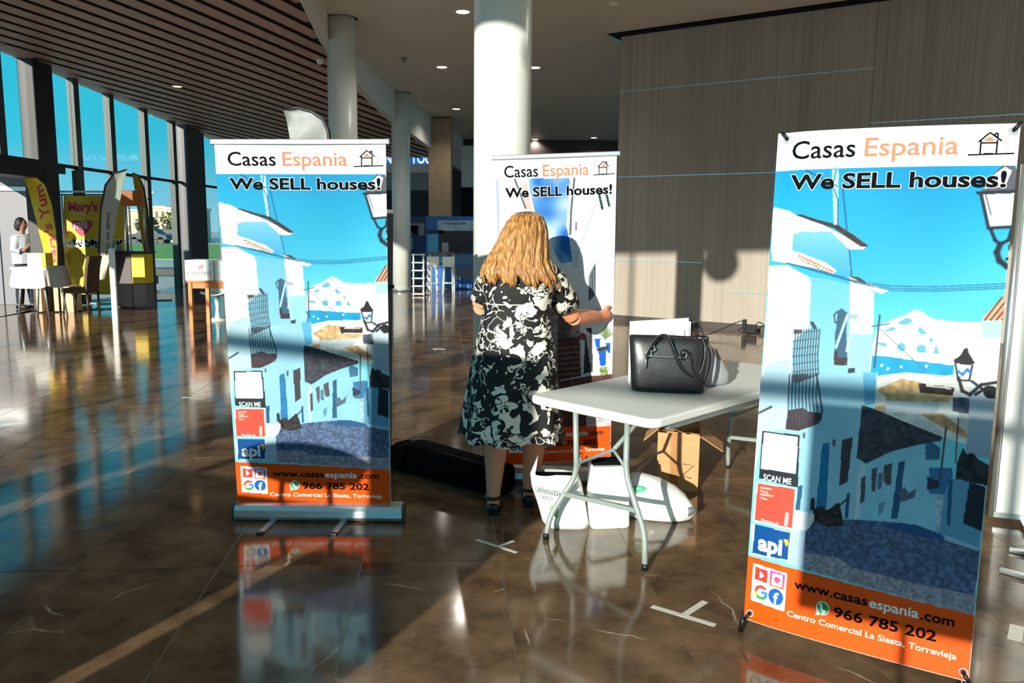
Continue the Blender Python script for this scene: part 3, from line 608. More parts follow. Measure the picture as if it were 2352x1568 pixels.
    p.line(B((290, 716), (284, 768)), .012, (250, 210, 205)); p.poly(B((100, 760), (312, 806), (296, 950), (100, 916)), (235, 236, 240)); p.poly(B((120, 766), (308, 808), (293, 945), (106, 910)), (0, 78, 150)); p.poly(B((272, 838), (300, 845), (297, 868), (286, 880)), (244, 190, 40))
    footer(p); return p
def alley(nu, nv):
    p = Paint(nu, nv); C, D = KC, KD
    p.poly([(0, .079), (1, .079), (1, .9), (0, .9)], (232, 236, 242), noise=.04, k=6)
    p.poly(C((840, 655), (1000, 655), (1070, 870), (900, 1000), (838, 960)), (214, 226, 238)); p.poly(C((838, 655), (860, 655), (870, 1060), (840, 1060)), (176, 186, 214))
    p.poly(C((1020, 690), (1060, 690), (1100, 880), (1050, 880)), (240, 186, 180)); p.line(C((975, 655), (1050, 870)), .010, (60, 60, 80))
    i = p.mask(C((1060, 648), (1358, 648), (1340, 900), (1332, 1000), (1390, 1260), (1290, 1270), (1180, 1050), (1110, 880), (1085, 760)))
    t = np.clip(p.nz(5)[i] * 1.3 + p.nz(12)[i] * .5 - (p.U[i] - .4) * 1.6 - .25, 0, 1)[:, None]; p.C[i] = np.array([[22, 104, 196]]) * (1 - t) + np.array([[222, 234, 246]]) * t
    p.poly(C((1340, 990), (1400, 990), (1420, 1300), (1380, 1300)), (206, 214, 228)); p.line(C((1388, 650), (1365, 900), (1360, 1060)), .012, (70, 78, 96)); p.line(C((1400, 980), (1400, 1030)), .01, (120, 80, 80)); p.line(C((1570, 740), (1400, 1240)), .006, (160, 170, 190))
    p.poly(C((1500, 1130), (1530, 1050), (1532, 1470), (1500, 1500)), (204, 214, 230))
    for k in range(6): p.line(C((1490 + k * 8, 1355 - k * 16), (1490 + k * 8, 1530 - k * 8)), .006, (50, 56, 70))
    p.poly(C((1548, 765), (1612, 748), (1636, 860), (1572, 886)), (244, 246, 246)); p.poly(C((1548, 765), (1566, 762), (1590, 880), (1572, 886)), (0, 66, 56)); p.poly(C((1594, 752), (1612, 748), (1636, 858), (1620, 866)), (0, 66, 56))
    p.poly(D((60, 520), (300, 520), (440, 560), (590, 470), (605, 560), (605, 850), (500, 880), (60, 880)), (150, 140, 146), noise=.5, k=40)
    p.poly(D((500, 560), (570, 540), (560, 690), (500, 700)), (104, 92, 96), noise=.4, k=50); p.poly(D((500, 690), (600, 680), (610, 860), (500, 880)), (86, 56, 54), noise=.4, k=30)
    for k in range(6): p.line(D((505, 735 + k * 24), (605, 725 + k * 24)), .008, (150, 112, 100))
    p.poly(D((630, 640), (660, 640), (665, 840), (620, 850)), (60, 62, 70), noise=.8, k=50)
    for q in (((672, 690), (700, 688), (697, 728), (678, 728)), ((690, 742), (728, 740), (723, 812), (697, 812)), ((724, 710), (745, 708), (745, 756), (732, 752))): p.poly(D(*q), (18, 96, 210))
    for k in range(9): p.line(D((722, 690), (700 + k * 7, 630 + abs(k - 4) * 9)), .008, (120, 138, 92))
    p.line(D((690, 738), (728, 732)), .022, (44, 54, 44)); p.disc(D((615, 680))[0], .03, (150, 70, 80)); p.poly(D((695, 820), (730, 815), (735, 850), (700, 860)), (130, 150, 90), noise=.6, k=50)
    p.poly(D((60, 880), (520, 880), (640, 860), (760, 850), (760, 1180), (60, 1160)), (96, 62, 60), noise=.4, k=30); p.poly(D((630, 985), (760, 1000), (760, 1180), (640, 1150)), (206, 196, 200), noise=.2, k=30)
    for k in range(12): p.disc(D((690 + (k * 37) % 52, 1100 + (k * 23) % 54))[0], .016, ((190, 40, 44), (120, 30, 34))[k % 2])
    footer(p); return p
PR = print_mat('banner_print', 0.6)
def sheet(name, p, nu, nv, fn, parent):
    T = INV[parent]
    P = np.array([list(T @ fn(u, v, 0.0)) for v in np.linspace(0, 1, 25) for u in np.linspace(0, 1, 41)]).reshape(25, 41, 3)
    ui = np.linspace(0, 40, nu + 1); vi = np.linspace(0, 24, nv + 1)
    a = np.minimum(ui.astype(int), 39); fa = (ui - a)[None, :, None]; c = np.minimum(vi.astype(int), 23); fc = (vi - c)[:, None, None]
    G = (P[c][:, a] * (1 - fa) + P[c][:, a + 1] * fa) * (1 - fc) + (P[c + 1][:, a] * (1 - fa) + P[c + 1][:, a + 1] * fa) * fc
    V = G.reshape(-1, 3).astype(np.float32); k = (np.arange(nv)[:, None] * (nu + 1) + np.arange(nu)[None, :]).ravel()
    Q = np.stack([k + nu + 1, k + nu + 2, k + 1, k], 1).astype(np.int32)
    me = bpy.data.meshes.new(name); me.vertices.add(len(V)); me.vertices.foreach_set('co', V.ravel()); me.loops.add(Q.size); me.loops.foreach_set('vertex_index', Q.ravel())
    me.polygons.add(len(Q)); me.polygons.foreach_set('loop_start', np.arange(0, Q.size, 4, dtype=np.int32)); me.polygons.foreach_set('loop_total', np.full(len(Q), 4, np.int32))
    me.polygons.foreach_set('use_smooth', [True] * len(Q)); me.update(calc_edges=True)
    ca = me.color_attributes.new('ink', 'FLOAT_COLOR', 'POINT'); ca.data.foreach_set('color', p.rgba().ravel())
    me.materials.append(PR); o = bpy.data.objects.new(name, me); COL.objects.link(o); o.parent = parent; INV[o] = T
    # white back of the fabric
    mb = MB(); n1, n2 = 30, 16
    for off in (-0.003, -0.0006):
        o0 = len(mb.v)
        for j in range(n2 + 1):
            for i in range(n1 + 1): mb.v.append(fn(i / n1, j / n2, off))
        if off < -0.001:
            for j in range(n2):
                for i in range(n1): q = o0 + j * (n1 + 1) + i; mb.f.append((q, q + 1, q + n1 + 2, q + n1 + 1)); mb.sm.append(True)
    n0 = (n1 + 1) * (n2 + 1)
    rim = [i for i in range(n1 + 1)] + [j * (n1 + 1) + n1 for j in range(1, n2 + 1)] + [n2 * (n1 + 1) + i for i in range(n1 - 1, -1, -1)] + [j * (n1 + 1) for j in range(n2 - 1, 0, -1)]
    for i in range(len(rim)): a_, b_ = rim[i], rim[(i + 1) % len(rim)]; mb.f.append((a_, b_, b_ + n0, a_ + n0)); mb.sm.append(False)
    build(mb, 'sheet_back', VINYL, parent)
    return o
def lettering(fn, parent, cards=True):
    f = lambda d: (lambda x, y: fn(x, 1 - y, d))
    g, hi = f(0.0012), f(0.0006)
    put_text('Casas', .072, .352, 1 - .0565, .036, g, INK, parent, bold=.007); put_text('Espania', .392, .772, 1 - .0565, .036, g, INKO, parent, bold=.007)
    put_text('We SELL houses!', .074, .966, 1 - .1190, .0285, g, INK, parent, bold=.032)
    put_text('We SELL houses!', .070, .970, 1 - .1194, .0293, hi, INKW, parent, bold=.052, name='lettering_outline')
    mb = MB(); L = []                                        # little drawn house
    for P in (((.81, .0585), (.985, .0565)), ((.856, .057), (.856, .030)), ((.918, .0565), (.918, .030)), ((.846, .034), (.888, .0165), (.934, .0325)), ((.856, .036), (.918, .036)), ((.908, .024), (.908, .018), (.918, .018), (.918, .026)), ((.870, .0565), (.905, .0565))):
        for a, b in zip(P[:-1], P[1:]):
            d = Vector((b[0] - a[0], (b[1] - a[1]) * 2.35)); d.normalize(); n = Vector((-d.y * .0032, d.x * .0032 / 2.35))
            mb.quad(fn(a[0] + n.x, a[1] + n.y, .0012), fn(b[0] + n.x, b[1] + n.y, .0012), fn(b[0] - n.x, b[1] - n.y, .0012), fn(a[0] - n.x, a[1] - n.y, .0012))
    build(mb, 'house_logo', INK, parent)
    m2 = MB(); m2.add([fn(.866, .0325, .0012), fn(.888, .0235, .0012), fn(.912, .0325, .0012)], [(0, 1, 2)])
    for (x, y, x2, y2) in ((.938, .036, .934, .029), (.948, .038, .962, .032), (.952, .045, .972, .043), (.948, .050, .966, .053)): m2.bar(fn(x, y, .0012), fn(x2, y2, .0012), .003, .0004)
    build(m2, 'sun_logo', INKO, parent)
    GREY = mat('grey_ink', (168, 168, 168), 0.4); put_text('making you to Spania', .83, .985, 1 - .0685, .0062, g, GREY, parent)
    put_text('www.casas', .235, .568, 1 - .9115, .0165, g, INK, parent, bold=.02); put_text('espania', .575, .782, 1 - .9125, .0165, g, INKW, parent, bold=.02); put_text('.com', .79, .925, 1 - .913, .0165, g, INK, parent, bold=.02)
    put_text('966 785 202', .425, .86, 1 - .9455, .0175, g, INK, parent, bold=.024)
    put_text('Centro Comercial La Siesta, Torrevieja', .212, .945, 1 - .968, .0105, g, INKW, parent, bold=.014)
    put_text('f', .140, .166, 1 - .951, .0205, g, INKW, parent, bold=.03)
    if cards:
        put_text('SCAN ME', .048, .185, 1 - .7135, .0115, g, INKW, parent, bold=.02); put_text('api', .046, .166, 1 - .8545, .030, g, INKW, parent, bold=.04); put_text('Miembro de', .052, .14, 1 - .7985, .0075, g, INKW, parent)
def bilinear(TLc, TRc, BRc, BLc, bend=0.0, curl=0.0):
    nrm = (TRc - TLc).cross(BLc - TLc).normalized()
    if nrm.y > 0: nrm = -nrm
    def fn(u, v, off):
        p = TLc * (1 - u) * (1 - v) + TRc * u * (1 - v) + BRc * u * v + BLc * (1 - u) * v
        return p + nrm * (off + bend * math.sin(math.pi * min(1, max(0, u))) + curl * math.exp(-((u) / .09) ** 2) * -1)
    return fn, nrm
def roller(fn, nrm, label, TLc, TRc, BLc, BRc, p, nu, nv, cards, group='roller banners advertising houses'):
    base = (BLc + BRc) / 2; t = thing('roller_banner', label, 'banner', (base.x, base.y, 0), group=group)
    sheet('printed_sheet', p, nu, nv, fn, t); lettering(fn, t, cards)
    ux = (TRc - TLc).normalized()
    mb = MB(); mb.box((TLc + TRc) / 2 + Vector((0, 0, .012)), ((TRc - TLc).length + .04, .02, .028), M=Matrix((ux, nrm, ux.cross(nrm))).transposed()); build(mb, 'top_rail', ALU, t, bevel=.005)
    bx = (BRc - BLc); bx.z = 0; L = bx.length; bx.normalize(); by = Vector((-bx.y, bx.x, 0)); c0 = BLc - bx * .012; ln = L + .075
    prof = [(-.05, .012), (-.055, .03), (-.05, .065), (-.035, .088), (-.01, .1), (.02, .1), (.045, .085), (.055, .05), (.05, .012)]
    def ring(x): return [Vector((c0.x, c0.y, 0)) + bx * x + by * (a + .012) + Vector((0, 0, z)) for a, z in prof]
    build(MB().loft([ring(0), ring(ln)], smooth=False), 'roller_base', ALU, t, bevel=.003)
    for x in (-.012, ln):
        build(MB().loft([ring(x), ring(x + .012)], smooth=False), 'end_cap', mat('grey_end_cap', (62, 64, 68), .5), t)
    for fr in (.24, .66):
        q = Vector((c0.x, c0.y, 0)) + bx * (ln * fr)
        f_ = build(MB().bar(q + by * .05 + Vector((0, 0, .006)), q - by * .2 + bx * -.02 + Vector((0, 0, .006)), .034, .012), 'foot', ALU, t, bevel=.003)
        build(MB().bar(q - by * .2 + bx * -.02 + Vector((0, 0, .006)), q - by * .232 + bx * -.022 + Vector((0, 0, .006)), .036, .0125), 'foot_tip', BLACK, f_, bevel=.003)
    build(MB().tube([(BLc + BRc) / 2 + by * .02 + Vector((0, 0, -.02)), (TLc + TRc) / 2 + by * .02], .01), 'support_pole', ALU, t)
    return t
P_ = street(240, 540)
c = [at(492, 331, 4.35), at(886, 331, 4.35), at(898, 1170, 4.27), at(547, 1163, 4.27)]
fn, nr = bilinear(c[0], c[1], c[2], c[3], bend=-.006)
roller(fn, nr, 'street-scene roller banner on an aluminium base, leftmost of the banners', c[0], c[1], c[3], c[2], P_, 240, 540, True)
P_ = alley(160, 380)
c = [at(1137, 367, 5.0), at(1417, 357, 4.97), at(1402, 1054, 4.97), at(1163, 1068, 5.0)]
fn, nr = bilinear(c[0], c[1], c[2], c[3], bend=-.004); MIDC = c
roller(fn, nr, 'white-alley roller banner that the woman in the dress is handling', c[0], c[1], c[3], c[2], P_, 160, 380, False)
# the large banner on an X-stand at the right
P_ = street(330, 740)
c = [fl(1787, 305, 2.0), fl(2345, 283, 2.0), fl(2225, 1566, .07), fl(1707, 1422, .07)]
fn, nr = bilinear(c[0], c[1], c[2], c[3], bend=.018, curl=.012)
RB = c; mid = (c[2] + c[3]) / 2
t = thing('stand_banner', 'large street-scene banner with corner eyelets on a stand, nearest at the right', 'banner', (mid.x, mid.y, 0))
sheet('printed_sheet', P_, 330, 740, fn, t); lettering(fn, t, True)
for (u, v) in ((.045, .014), (.975, .014), (.975, .985), (.03, .985)):
    q = fn(u, v, .002); x, y = basis(nr)
    build(MB().tube([q + (x * math.cos(a) + y * math.sin(a)) * .013 for a in np.linspace(0, 2 * math.pi, 17)[:-1]], .0035, 8, closed=True), 'eyelet', ALU, t)
    du = (.022 if u < .5 else -.022); dv = (.5 - v) * -.03
    o2 = fn(u - du * 1.2, v + dv, .006)
    build(MB().tube([q + nr * -.012, q + nr * .014, (q + o2) / 2 + nr * .016, o2, o2 - nr * .03], .007, 8), 'corner_hook', BLACK, t)
bk = -nr; hub = (c[0] + c[1] + c[2] + c[3]) / 4 + bk * .07
for k, (u, v) in enumerate(((.03, .012), (.97, .012), (.97, .99), (.03, .99))):
    e_ = fn(u, v, -.012)
    build(MB().tube([hub, e_], .007, 8), 'stand_arm', mat('grey_fibreglass_rod', (90, 92, 96), .5), t)
build(MB().tube([hub, Vector((hub.x + bk.x * .55, hub.y + bk.y * .55, .012))], .009, 8), 'rear_leg', BLACK, t)
build(MB().tube([hub - Vector((0, 0, .04)), hub + Vector((0, 0, .04))], .025, 12), 'hub', BLACK, t)
for (u, dx) in ((.0, -.012), (.97, .012)):
    e_ = fn(u, .99, -.01); build(MB().tube([e_, Vector((e_.x + dx, e_.y, .008))], .011, 10), 'foot', BLACK, t)

# ------------------------------------------------------------------ folding table
TN = fl(1503, 966, .74); TAZ = math.radians(45.5); TLEN, TWID = 1.83, 0.80
tab = thing('folding_table', 'white folding table with grey tubular legs carrying the handbags', 'table', (TN.x, TN.y, 0), TAZ)
def rrect(x0, y0, x1, y1, r, n=6):
    P = []
    for cx, cy, a0 in ((x1 - r, y1 - r, 0), (x0 + r, y1 - r, 90), (x0 + r, y0 + r, 180), (x1 - r, y0 + r, 270)):
        for k in range(n + 1): a = math.radians(a0 + 90 * k / n); P.append((cx + r * math.cos(a), cy + r * math.sin(a)))
    return P
TOPW = mat('white_moulded_plastic', (226, 228, 226), .55, var=.04, scale=120, bump=.05)
mb = MB(); mb.loft([[Vector((x, y, z)) for x, y in rrect(0 + i, 0 + i, TLEN - i, TWID - i, .06)] for i, z in ((.012, .694), (.002, .70), (0, .708), (0, .73), (.004, .737), (.012, .74))], smooth=False)
build(mb, 'tabletop', TOPW, tab, local=True)
mb = MB()
for y in (.03, TWID - .03): mb.box((TLEN / 2, y, .683), (TLEN - .3, .025, .03))
build(mb, 'edge_rail', ALUD, tab, local=True)
LEGM = mat('grey_coated_tube', (150, 160, 156), .35, .15, var=.05)
iv = INV[tab]
ml = [iv @ fl(1322, 938, .70), iv @ at(1324, 1090, 4.08), iv @ at(1262, 1186, 4.05), iv @ (fl(1254, 1236) + Vector((0, 0, .0)))]
mr = [iv @ fl(1441, 962, .70), iv @ at(1437, 1088, 3.78), iv @ at(1481, 1224, 3.68), iv @ fl(1481, 1308)]
def smooth_path(P, r=.05, n=4):
    out = [P[0]]
    for a, b, c in zip(P[:-2], P[1:-1], P[2:]):
        p0 = b + (a - b).normalized() * r; p1 = b + (c - b).normalized() * r
        for k in range(n + 1): t = k / n; out.append(p0 * (1 - t) ** 2 + b * 2 * t * (1 - t) + p1 * t * t)
    return out + [P[-1]]
mx = sum(p.x for p in ml + mr) / 8
for flip in (0, 1):
    g = (lambda p: Vector((TLEN - p.x, p.y, p.z))) if flip else (lambda p: p)
    for P in (ml, mr):
        Q = [g(p) for p in P]
        lg = build(MB().tube(smooth_path(Q, .06), .0145, 12), 'leg', LEGM, tab, local=True)
        build(MB().tube([Q[-1] + Vector((0, 0, .03)), Q[-1]], .0165, 12), 'foot_cap', BLACK, lg, local=True)
    f = .45; a = ml[1].lerp(ml[2], f); b = mr[1].lerp(mr[2], .62)
    build(MB().bar(g(a), g(b), .022, .022), 'cross_bar', LEGM, tab, local=True)
    hubp = (ml[1] + mr[1]) / 2 + Vector((.04, -.05, .13))
    build(MB().tube([g(ml[1] + Vector((0, 0, .06))), g(hubp), g(mr[1] + Vector((0, 0, .03)))], .009, 8), 'brace', LEGM, tab, local=True)
    build(MB().tube([g(hubp), g(Vector((.62, TWID / 2, .69)))], .011, 8), 'folding_strut', LEGM, tab, local=True)
    build(MB().bar(g(ml[0] + Vector((0, 0, -.01))), g(mr[0] + Vector((0, 0, -.01))), .03, .02), 'hinge_bar', LEGM, tab, local=True)

# ------------------------------------------------------------------ bags on the table
LEA = mat('black_leather', (24, 25, 28), .33, var=.25, scale=14, bump=.12, coat=.2)
CHR = mat('silver_fitting', (210, 212, 214), .2, .9)
hb = fl(1532, 896, .743); hbag = thing('tote_bag', 'black leather tote bag with long looped straps on the white table', 'bag', hb, math.radians(-6))
def rring(hw, hd, z, n=32, e=.45, cx=0, cy=0, wob=0):
    P = []
    for j in range(n):
        a = 2 * math.pi * j / n; cs, sn = math.cos(a), math.sin(a)
        P.append(Vector((cx + hw * math.copysign(abs(cs) ** e, cs), cy + hd * math.copysign(abs(sn) ** e, sn), z + wob * math.cos(2 * a))))
    return P
mb = MB(); R_ = [(.18, .055, 0), (.192, .07, .006), (.196, .078, .03), (.199, .08, .10), (.204, .072, .18), (.209, .055, .25), (.211, .045, .292), (.208, .042, .295), (.204, .038, .285), (.19, .035, .15)]
mb.loft([rring(*r) for r in R_])
for i, v in enumerate(mb.v): mb.v[i] = v + Vector((0, .012, .006)) * noise.noise(v * 9)
build(mb, 'bag_body', LEA, hbag, local=True)
def hpx(x, y, dy=0.0): return at(x, y, hb.y - .085 + dy)
build(MB().tube([hpx(1478, 815), hpx(1490, 817, -.003), hpx(1540, 820, -.006), hpx(1600, 823)], .0045, 8), 'zip', CHR, hbag)
build(MB().tube([hpx(1484, 818, -.01), hpx(1483, 832, -.012), hpx(1482, 845, -.01)], .004, 8), 'zip_puller', CHR, hbag)
for (x, y) in ((1490, 812), (1572, 815), (1498, 800)):
    q = hpx(x, y, -.012); build(MB().tube([q + Vector((math.cos(a) * .014, 0, math.sin(a) * .014)) for a in np.linspace(0, 6.28, 13)[:-1]], .003, 6, closed=True), 'buckle', CHR, hbag)
def spline(P, n=5):
    out = []; Q = [P[0]] + P + [P[-1]]
    for i in range(1, len(Q) - 2):
        for k in range(n):
            t = k / n; a, b, c_, d = Q[i - 1], Q[i], Q[i + 1], Q[i + 2]
            out.append(.5 * ((2 * b) + (c_ - a) * t + (2 * a - 5 * b + 4 * c_ - d) * t * t + (3 * b - a - 3 * c_ + d) * t ** 3))
    return out + [P[-1]]
build(MB().tube(spline([hpx(*q) for q in ((1485, 822, -.004), (1490, 808, -.014), (1500, 788, -.012), (1515, 772, -.01), (1532, 772, -.014), (1545, 798, -.02), (1560, 836, -.022), (1582, 860, -.022), (1602, 862, -.018), (1615, 840, -.015), (1620, 800, 0), (1612, 774, .02), (1598, 770, .045))]), .011, 10, flat=.42), 'strap', LEA, hbag)
build(MB().tube(spline([hpx(*q) for q in ((1568, 826, -.006), (1566, 812, -.015), (1574, 805, -.015), (1586, 818, -.016), (1590, 845, -.018), (1602, 872, -.018), (1616, 882, -.014), (1628, 858, .0), (1634, 815, .03), (1622, 784, .06), (1600, 776, .08))]), .010, 10, flat=.42), 'strap', LEA, hbag)
GREYL = mat('grey_leather', (150, 154, 160), .45, var=.08, scale=20, bump=.08)
gb = fl(1634, 890, .741); gb.y += .1; gb = Vector((gb.x, gb.y, .741)); gbag = thing('shoulder_bag', 'soft grey shoulder bag slumped behind the black tote', 'bag', gb, math.radians(20))
mb = MB(); mb.loft([rring(w_, d_, z, 28, .7, cx) for w_, d_, z, cx in ((.09, .06, 0, .0), (.115, .08, .02, .005), (.12, .085, .07, .0), (.10, .075, .14, -.02), (.07, .05, .2, -.04), (.045, .03, .235, -.055), (.03, .02, .24, -.06))])
for i, v in enumerate(mb.v): mb.v[i] = v + Vector((1, 1, .3)) * (.012 * noise.noise(v * 14))
build(mb, 'bag_body', GREYL, gbag, local=True)
gp = lambda x, y, dy=0: at(x, y, gb.y + dy)
build(MB().tube(spline([gp(1588, 800, .02), gp(1585, 765), gp(1590, 742), gp(1602, 738), gp(1612, 755), gp(1622, 795), gp(1635, 825, -.05)]), .022, 12, flat=.3), 'strap', mat('dark_grey_webbing', (58, 60, 66), .6), gbag)
build(MB().tube([gp(1645, 800, -.07), gp(1652, 825, -.09)], .003, 6), 'zip', DARKM, gbag)
build(MB().box(gp(1663, 838, -.04), (.012, .008, .05), rz=.4), 'gold_clasp', mat('gold_fitting', (196, 160, 90), .25, .9), gbag)
PAPER = mat('white_paper', (240, 240, 236), .7, var=.02)
fp = at(1518, 790, 4.33); fold = thing('document_folder', 'white folders of papers sticking out behind the black tote', 'folder', (fp.x, 4.33, .745))
for k, (x0, x1, y0, dy, tl) in enumerate(((1447, 1582, 730, .05, .02), (1452, 1587, 738, .035, 0), (1475, 1583, 748, .02, -.02), (1450, 1572, 757, .0, .01))):
    a_, b_ = at(x0, y0 + 8 * (k == 0), 4.39 + dy), at(x1, y0, 4.39 + dy); mb = MB()
    P = [Vector((a_.x, a_.y, .75)), Vector((b_.x, b_.y, .75)), b_, a_]
    mb.prism(P, [v + Vector((0, .012, 0)) for v in P]); build(mb, 'paper_stack', PAPER, fold)
put_text('corp', 0, 1, 0, 1, (lambda x, y: at(1522 + 28 * x, 771 - 7 * y, 4.387)), mat('grey_print', (90, 88, 92), .6), fold)

# ------------------------------------------------------------------ bags and box under the table
PLAS = mat('white_plastic_film', (236, 240, 236), .3, var=.04, scale=10, bump=.15)
def crumple(mb, amp, fr, seed=0):
    for i, v in enumerate(mb.v):
        n_ = noise.turbulence_vector(v * fr + Vector((seed, 0, 0)), 3, False); mb.v[i] = v + Vector((n_.x, n_.y, n_.z * .4)) * amp if v.z > .015 else v
    return mb
sb = fl(1312, 1226); sb.y += .08; pb = thing('carrier_bag', 'white plastic carrier bag handwritten SPANISH PACK, leftmost under the table', 'bag', sb)
def bx(x, y, dy=0): return at(x, y, sb.y + .06 + dy) - sb
rows = [(1232, 1260, 1345, .055), (1222, 1254, 1352, .075), (1190, 1245, 1350, .085), (1150, 1234, 1343, .085), (1110, 1222, 1335, .08), (1085, 1216, 1330, .07)]
rings = []
for y, x0, x1, dh in rows:
    a_, b_ = bx(x0, y), bx(x1, y); c_ = (a_ + b_) / 2; hw = (b_.x - a_.x) / 2
    rings.append(rring(hw, dh, max(0.0, c_.z), 40, .65, c_.x, c_.y))
top = []
for j, v in enumerate(rings[-1]):
    a_ = 2 * math.pi * j / 40; ear = max(0, math.cos(2 * a_)) ** 2 if True else 0
    top.append(Vector((v.x * (1 - .12 * ear) + .01, v.y * .75 + .01, v.z + .105 * ear)))
rings.append(top)
mb = MB(); mb.loft(rings, caps=False); mb.f.append(tuple(range(39, -1, -1))); mb.sm.append(False); crumple(mb, .016, 9, 3)
build(mb, 'bag_film', PLAS, pb)  if False else build(mb, 'bag_film', PLAS, pb, local=True)
mb = MB(); mb.box(bx(1272, 1092, .0), (.2, .1, .012)); build(mb, 'papers', INK, pb, local=True)
hand = lambda x, y: at(x, y, sb.y + .06 - .112) - sb
PEN = mat('pen_ink', (92, 98, 100), .6)
def scrawl(txt, x0, x1, yb, h, sl):
    vs, fs = text_geo(txt, 0.0); a_ = min(v[0] for v in vs); b_ = max(v[0] for v in vs)
    m_ = MB(); m_.add([hand(x0 + (x - a_) / (b_ - a_) * (x1 - x0), yb + sl * (x - a_) / (b_ - a_) - y / .7 * h) for x, y in vs], fs); build(m_, 'lettering', PEN, pb, local=True)
scrawl('SPANISH', 1228, 1288, 1130, 12, 12); scrawl('PACK', 1240, 1268, 1146, 9, 5)
m_ = MB(); m_.ball(hand(1278, 1178), (.012, .004, .028)); m_.ball(hand(1270, 1165), (.018, .004, .009)); build(m_, 'green_leaf_print', mat('leaf_green', (120, 180, 70), .4), pb, local=True)
# tall white paper bag
p = fl(1400, 1216); p.y += .09; wbag = thing('paper_bag', 'tall blank white bag standing between the two plastic bags', 'bag', p, math.radians(8))
q0, q1 = at(1354, 1120, p.y) - p, at(1446, 1120, p.y) - p; hw = (q1.x - q0.x) / 2; hgt = (at(1400, 1065, p.y) - p).z
mb = MB(); mb.loft([rring(hw * a_, .075 * b_, z, 32, .28) for a_, b_, z in ((.96, 1, 0), (1, 1.02, .01), (.99, 1, .15), (.97, .95, .27), (.95, .8, hgt))], smooth=True); crumple(mb, .008, 8, 9); build(mb, 'bag_sides', mat('white_coated_paper', (244, 244, 240), .5, var=.02), wbag, local=True)
mb = MB()
for k in range(4): mb.box((0, -.02 + k * .013, hgt + .005 + k * .004), (hw * 1.7, .01, .03))
build(mb, 'leaflets', INK, wbag, local=True)
# slumped plastic bag
p = fl(1520, 1198); p.y += .12; lb = thing('plastic_bag', 'slumped white plastic bag lying flat with a green print, rightmost under the table', 'bag', p, math.radians(-12))
s_ = (at(1605, 1150, p.y) - at(1445, 1150, p.y)).x / 2
mb = MB(); mb.loft([rring(s_ * a_, .13 * b_, z, 40, .8, cx) for a_, b_, z, cx in ((.86, .9, 0, 0), (.98, 1.05, .012, 0), (1.0, 1.05, .05, .005), (.9, .95, .11, -.02), (.7, .75, .17, -.05), (.42, .45, .215, -.09), (.12, .12, .225, -.11))]); crumple(mb, .03, 7, 5)
build(mb, 'bag_film', PLAS, lb, local=True)
mb = MB(); mb.ball((-s_ * .55, -.085, .165), (.05, .012, .022)); build(mb, 'green_print', mat('print_green', (70, 178, 130), .4), lb, local=True)
mb = MB(); mb.ball((s_ * .8, -.075, .05), (.055, .02, .026), M=Matrix.Rotation(-.5, 3, 'Y')); build(mb, 'dark_opening', mat('grey_shadow_film', (96, 104, 112), .4), lb, local=True)
# cardboard box
CARD = mat('cardboard', (196, 146, 98), .75, var=.08, scale=12, stretch=(1, 1, 6)); CARDD = mat('cardboard_inside', (150, 108, 70), .8, var=.08)
p = fl(1566, 1126); p.y += .13; cb = thing('cardboard_box', 'open cardboard box with flaps folded out under the table', 'box', p, math.radians(-14))
W2, D2, H2, T2 = .125, .12, .36, .005
for nm, c_, d_ in (('panel', (0, -D2, H2 / 2), (2 * W2, T2, H2)), ('panel', (0, D2, H2 / 2), (2 * W2, T2, H2)), ('panel', (-W2, 0, H2 / 2), (T2, 2 * D2, H2)), ('panel', (W2, 0, H2 / 2), (T2, 2 * D2, H2)), ('base', (0, 0, .004), (2 * W2, 2 * D2, .006))):
    build(MB().box(c_, d_), nm, CARD, cb, local=True)
for (c_, d_, M_) in (((-W2 - .045, 0, H2 - .02), (.12, 2 * D2 - .01, T2), Matrix.Rotation(.75, 3, 'Y') @ Matrix.Rotation(0, 3, 'Z')), ((W2 + .075, 0, H2 - .055), (.16, 2 * D2 - .01, T2), Matrix.Rotation(.55, 3, 'Y')), ((0, D2 + .04, H2 + .06), (2 * W2 - .01, T2, .13), Matrix.Rotation(-.5, 3, 'X')), ((0, D2 - .06, H2 - .03), (2 * W2 - .02, .12, T2), Matrix.Rotation(-.2, 3, 'X'))):
    if c_[0] < 0: M_ = Matrix.Rotation(-.75, 3, 'Y')
    build(MB().box(c_, d_, M=M_), 'flap', CARDD if c_[1] > 0 else CARD, cb, local=True)
build(MB().box((-.02, -D2 - .003, H2 / 2), (.05, .001, H2)), 'packing_tape', mat('brown_tape', (172, 120, 74), .3), cb, local=True)
build(MB().tube([Vector((x, -D2 - .004, z)) for x, z in ((.03, .17), (.1, .165), (.035, .10), (.085, .08))], .003, 6), 'printed_mark', mat('brown_print', (88, 60, 38), .7), cb, local=True)
# long black bag on the floor
a_, b_ = fl(905, 1080), fl(1122, 1140); a_.y += .1; b_.y += .1; dd = (b_ - a_).normalized(); az = math.atan2(dd.y, dd.x); L = (b_ - a_).length + .12
blk = thing('equipment_bag', 'long black padded bag lying on the floor behind the woman', 'bag', a_, az)
FAB = mat('black_nylon', (9, 9, 10), .95, var=.2, spec=.1)
mb = MB(); rg = []
for t_, sc in ((-.02, .55), (0, .8), (.06, 1), (.12, .8), (.14, 1.05), (.2, 1.12), (.6, 1.05), (.95, .98), (L - .02, .9), (L, .6)):
    rg.append([Vector((t_, .10 * sc * math.copysign(abs(math.cos(u)) ** .5, math.cos(u)), .095 * sc + .093 * sc * math.copysign(abs(math.sin(u)) ** .5, math.sin(u)))) for u in np.linspace(0, 2 * math.pi, 25)[:-1]])
build(mb.loft(rg), 'bag_body', FAB, blk, local=True)
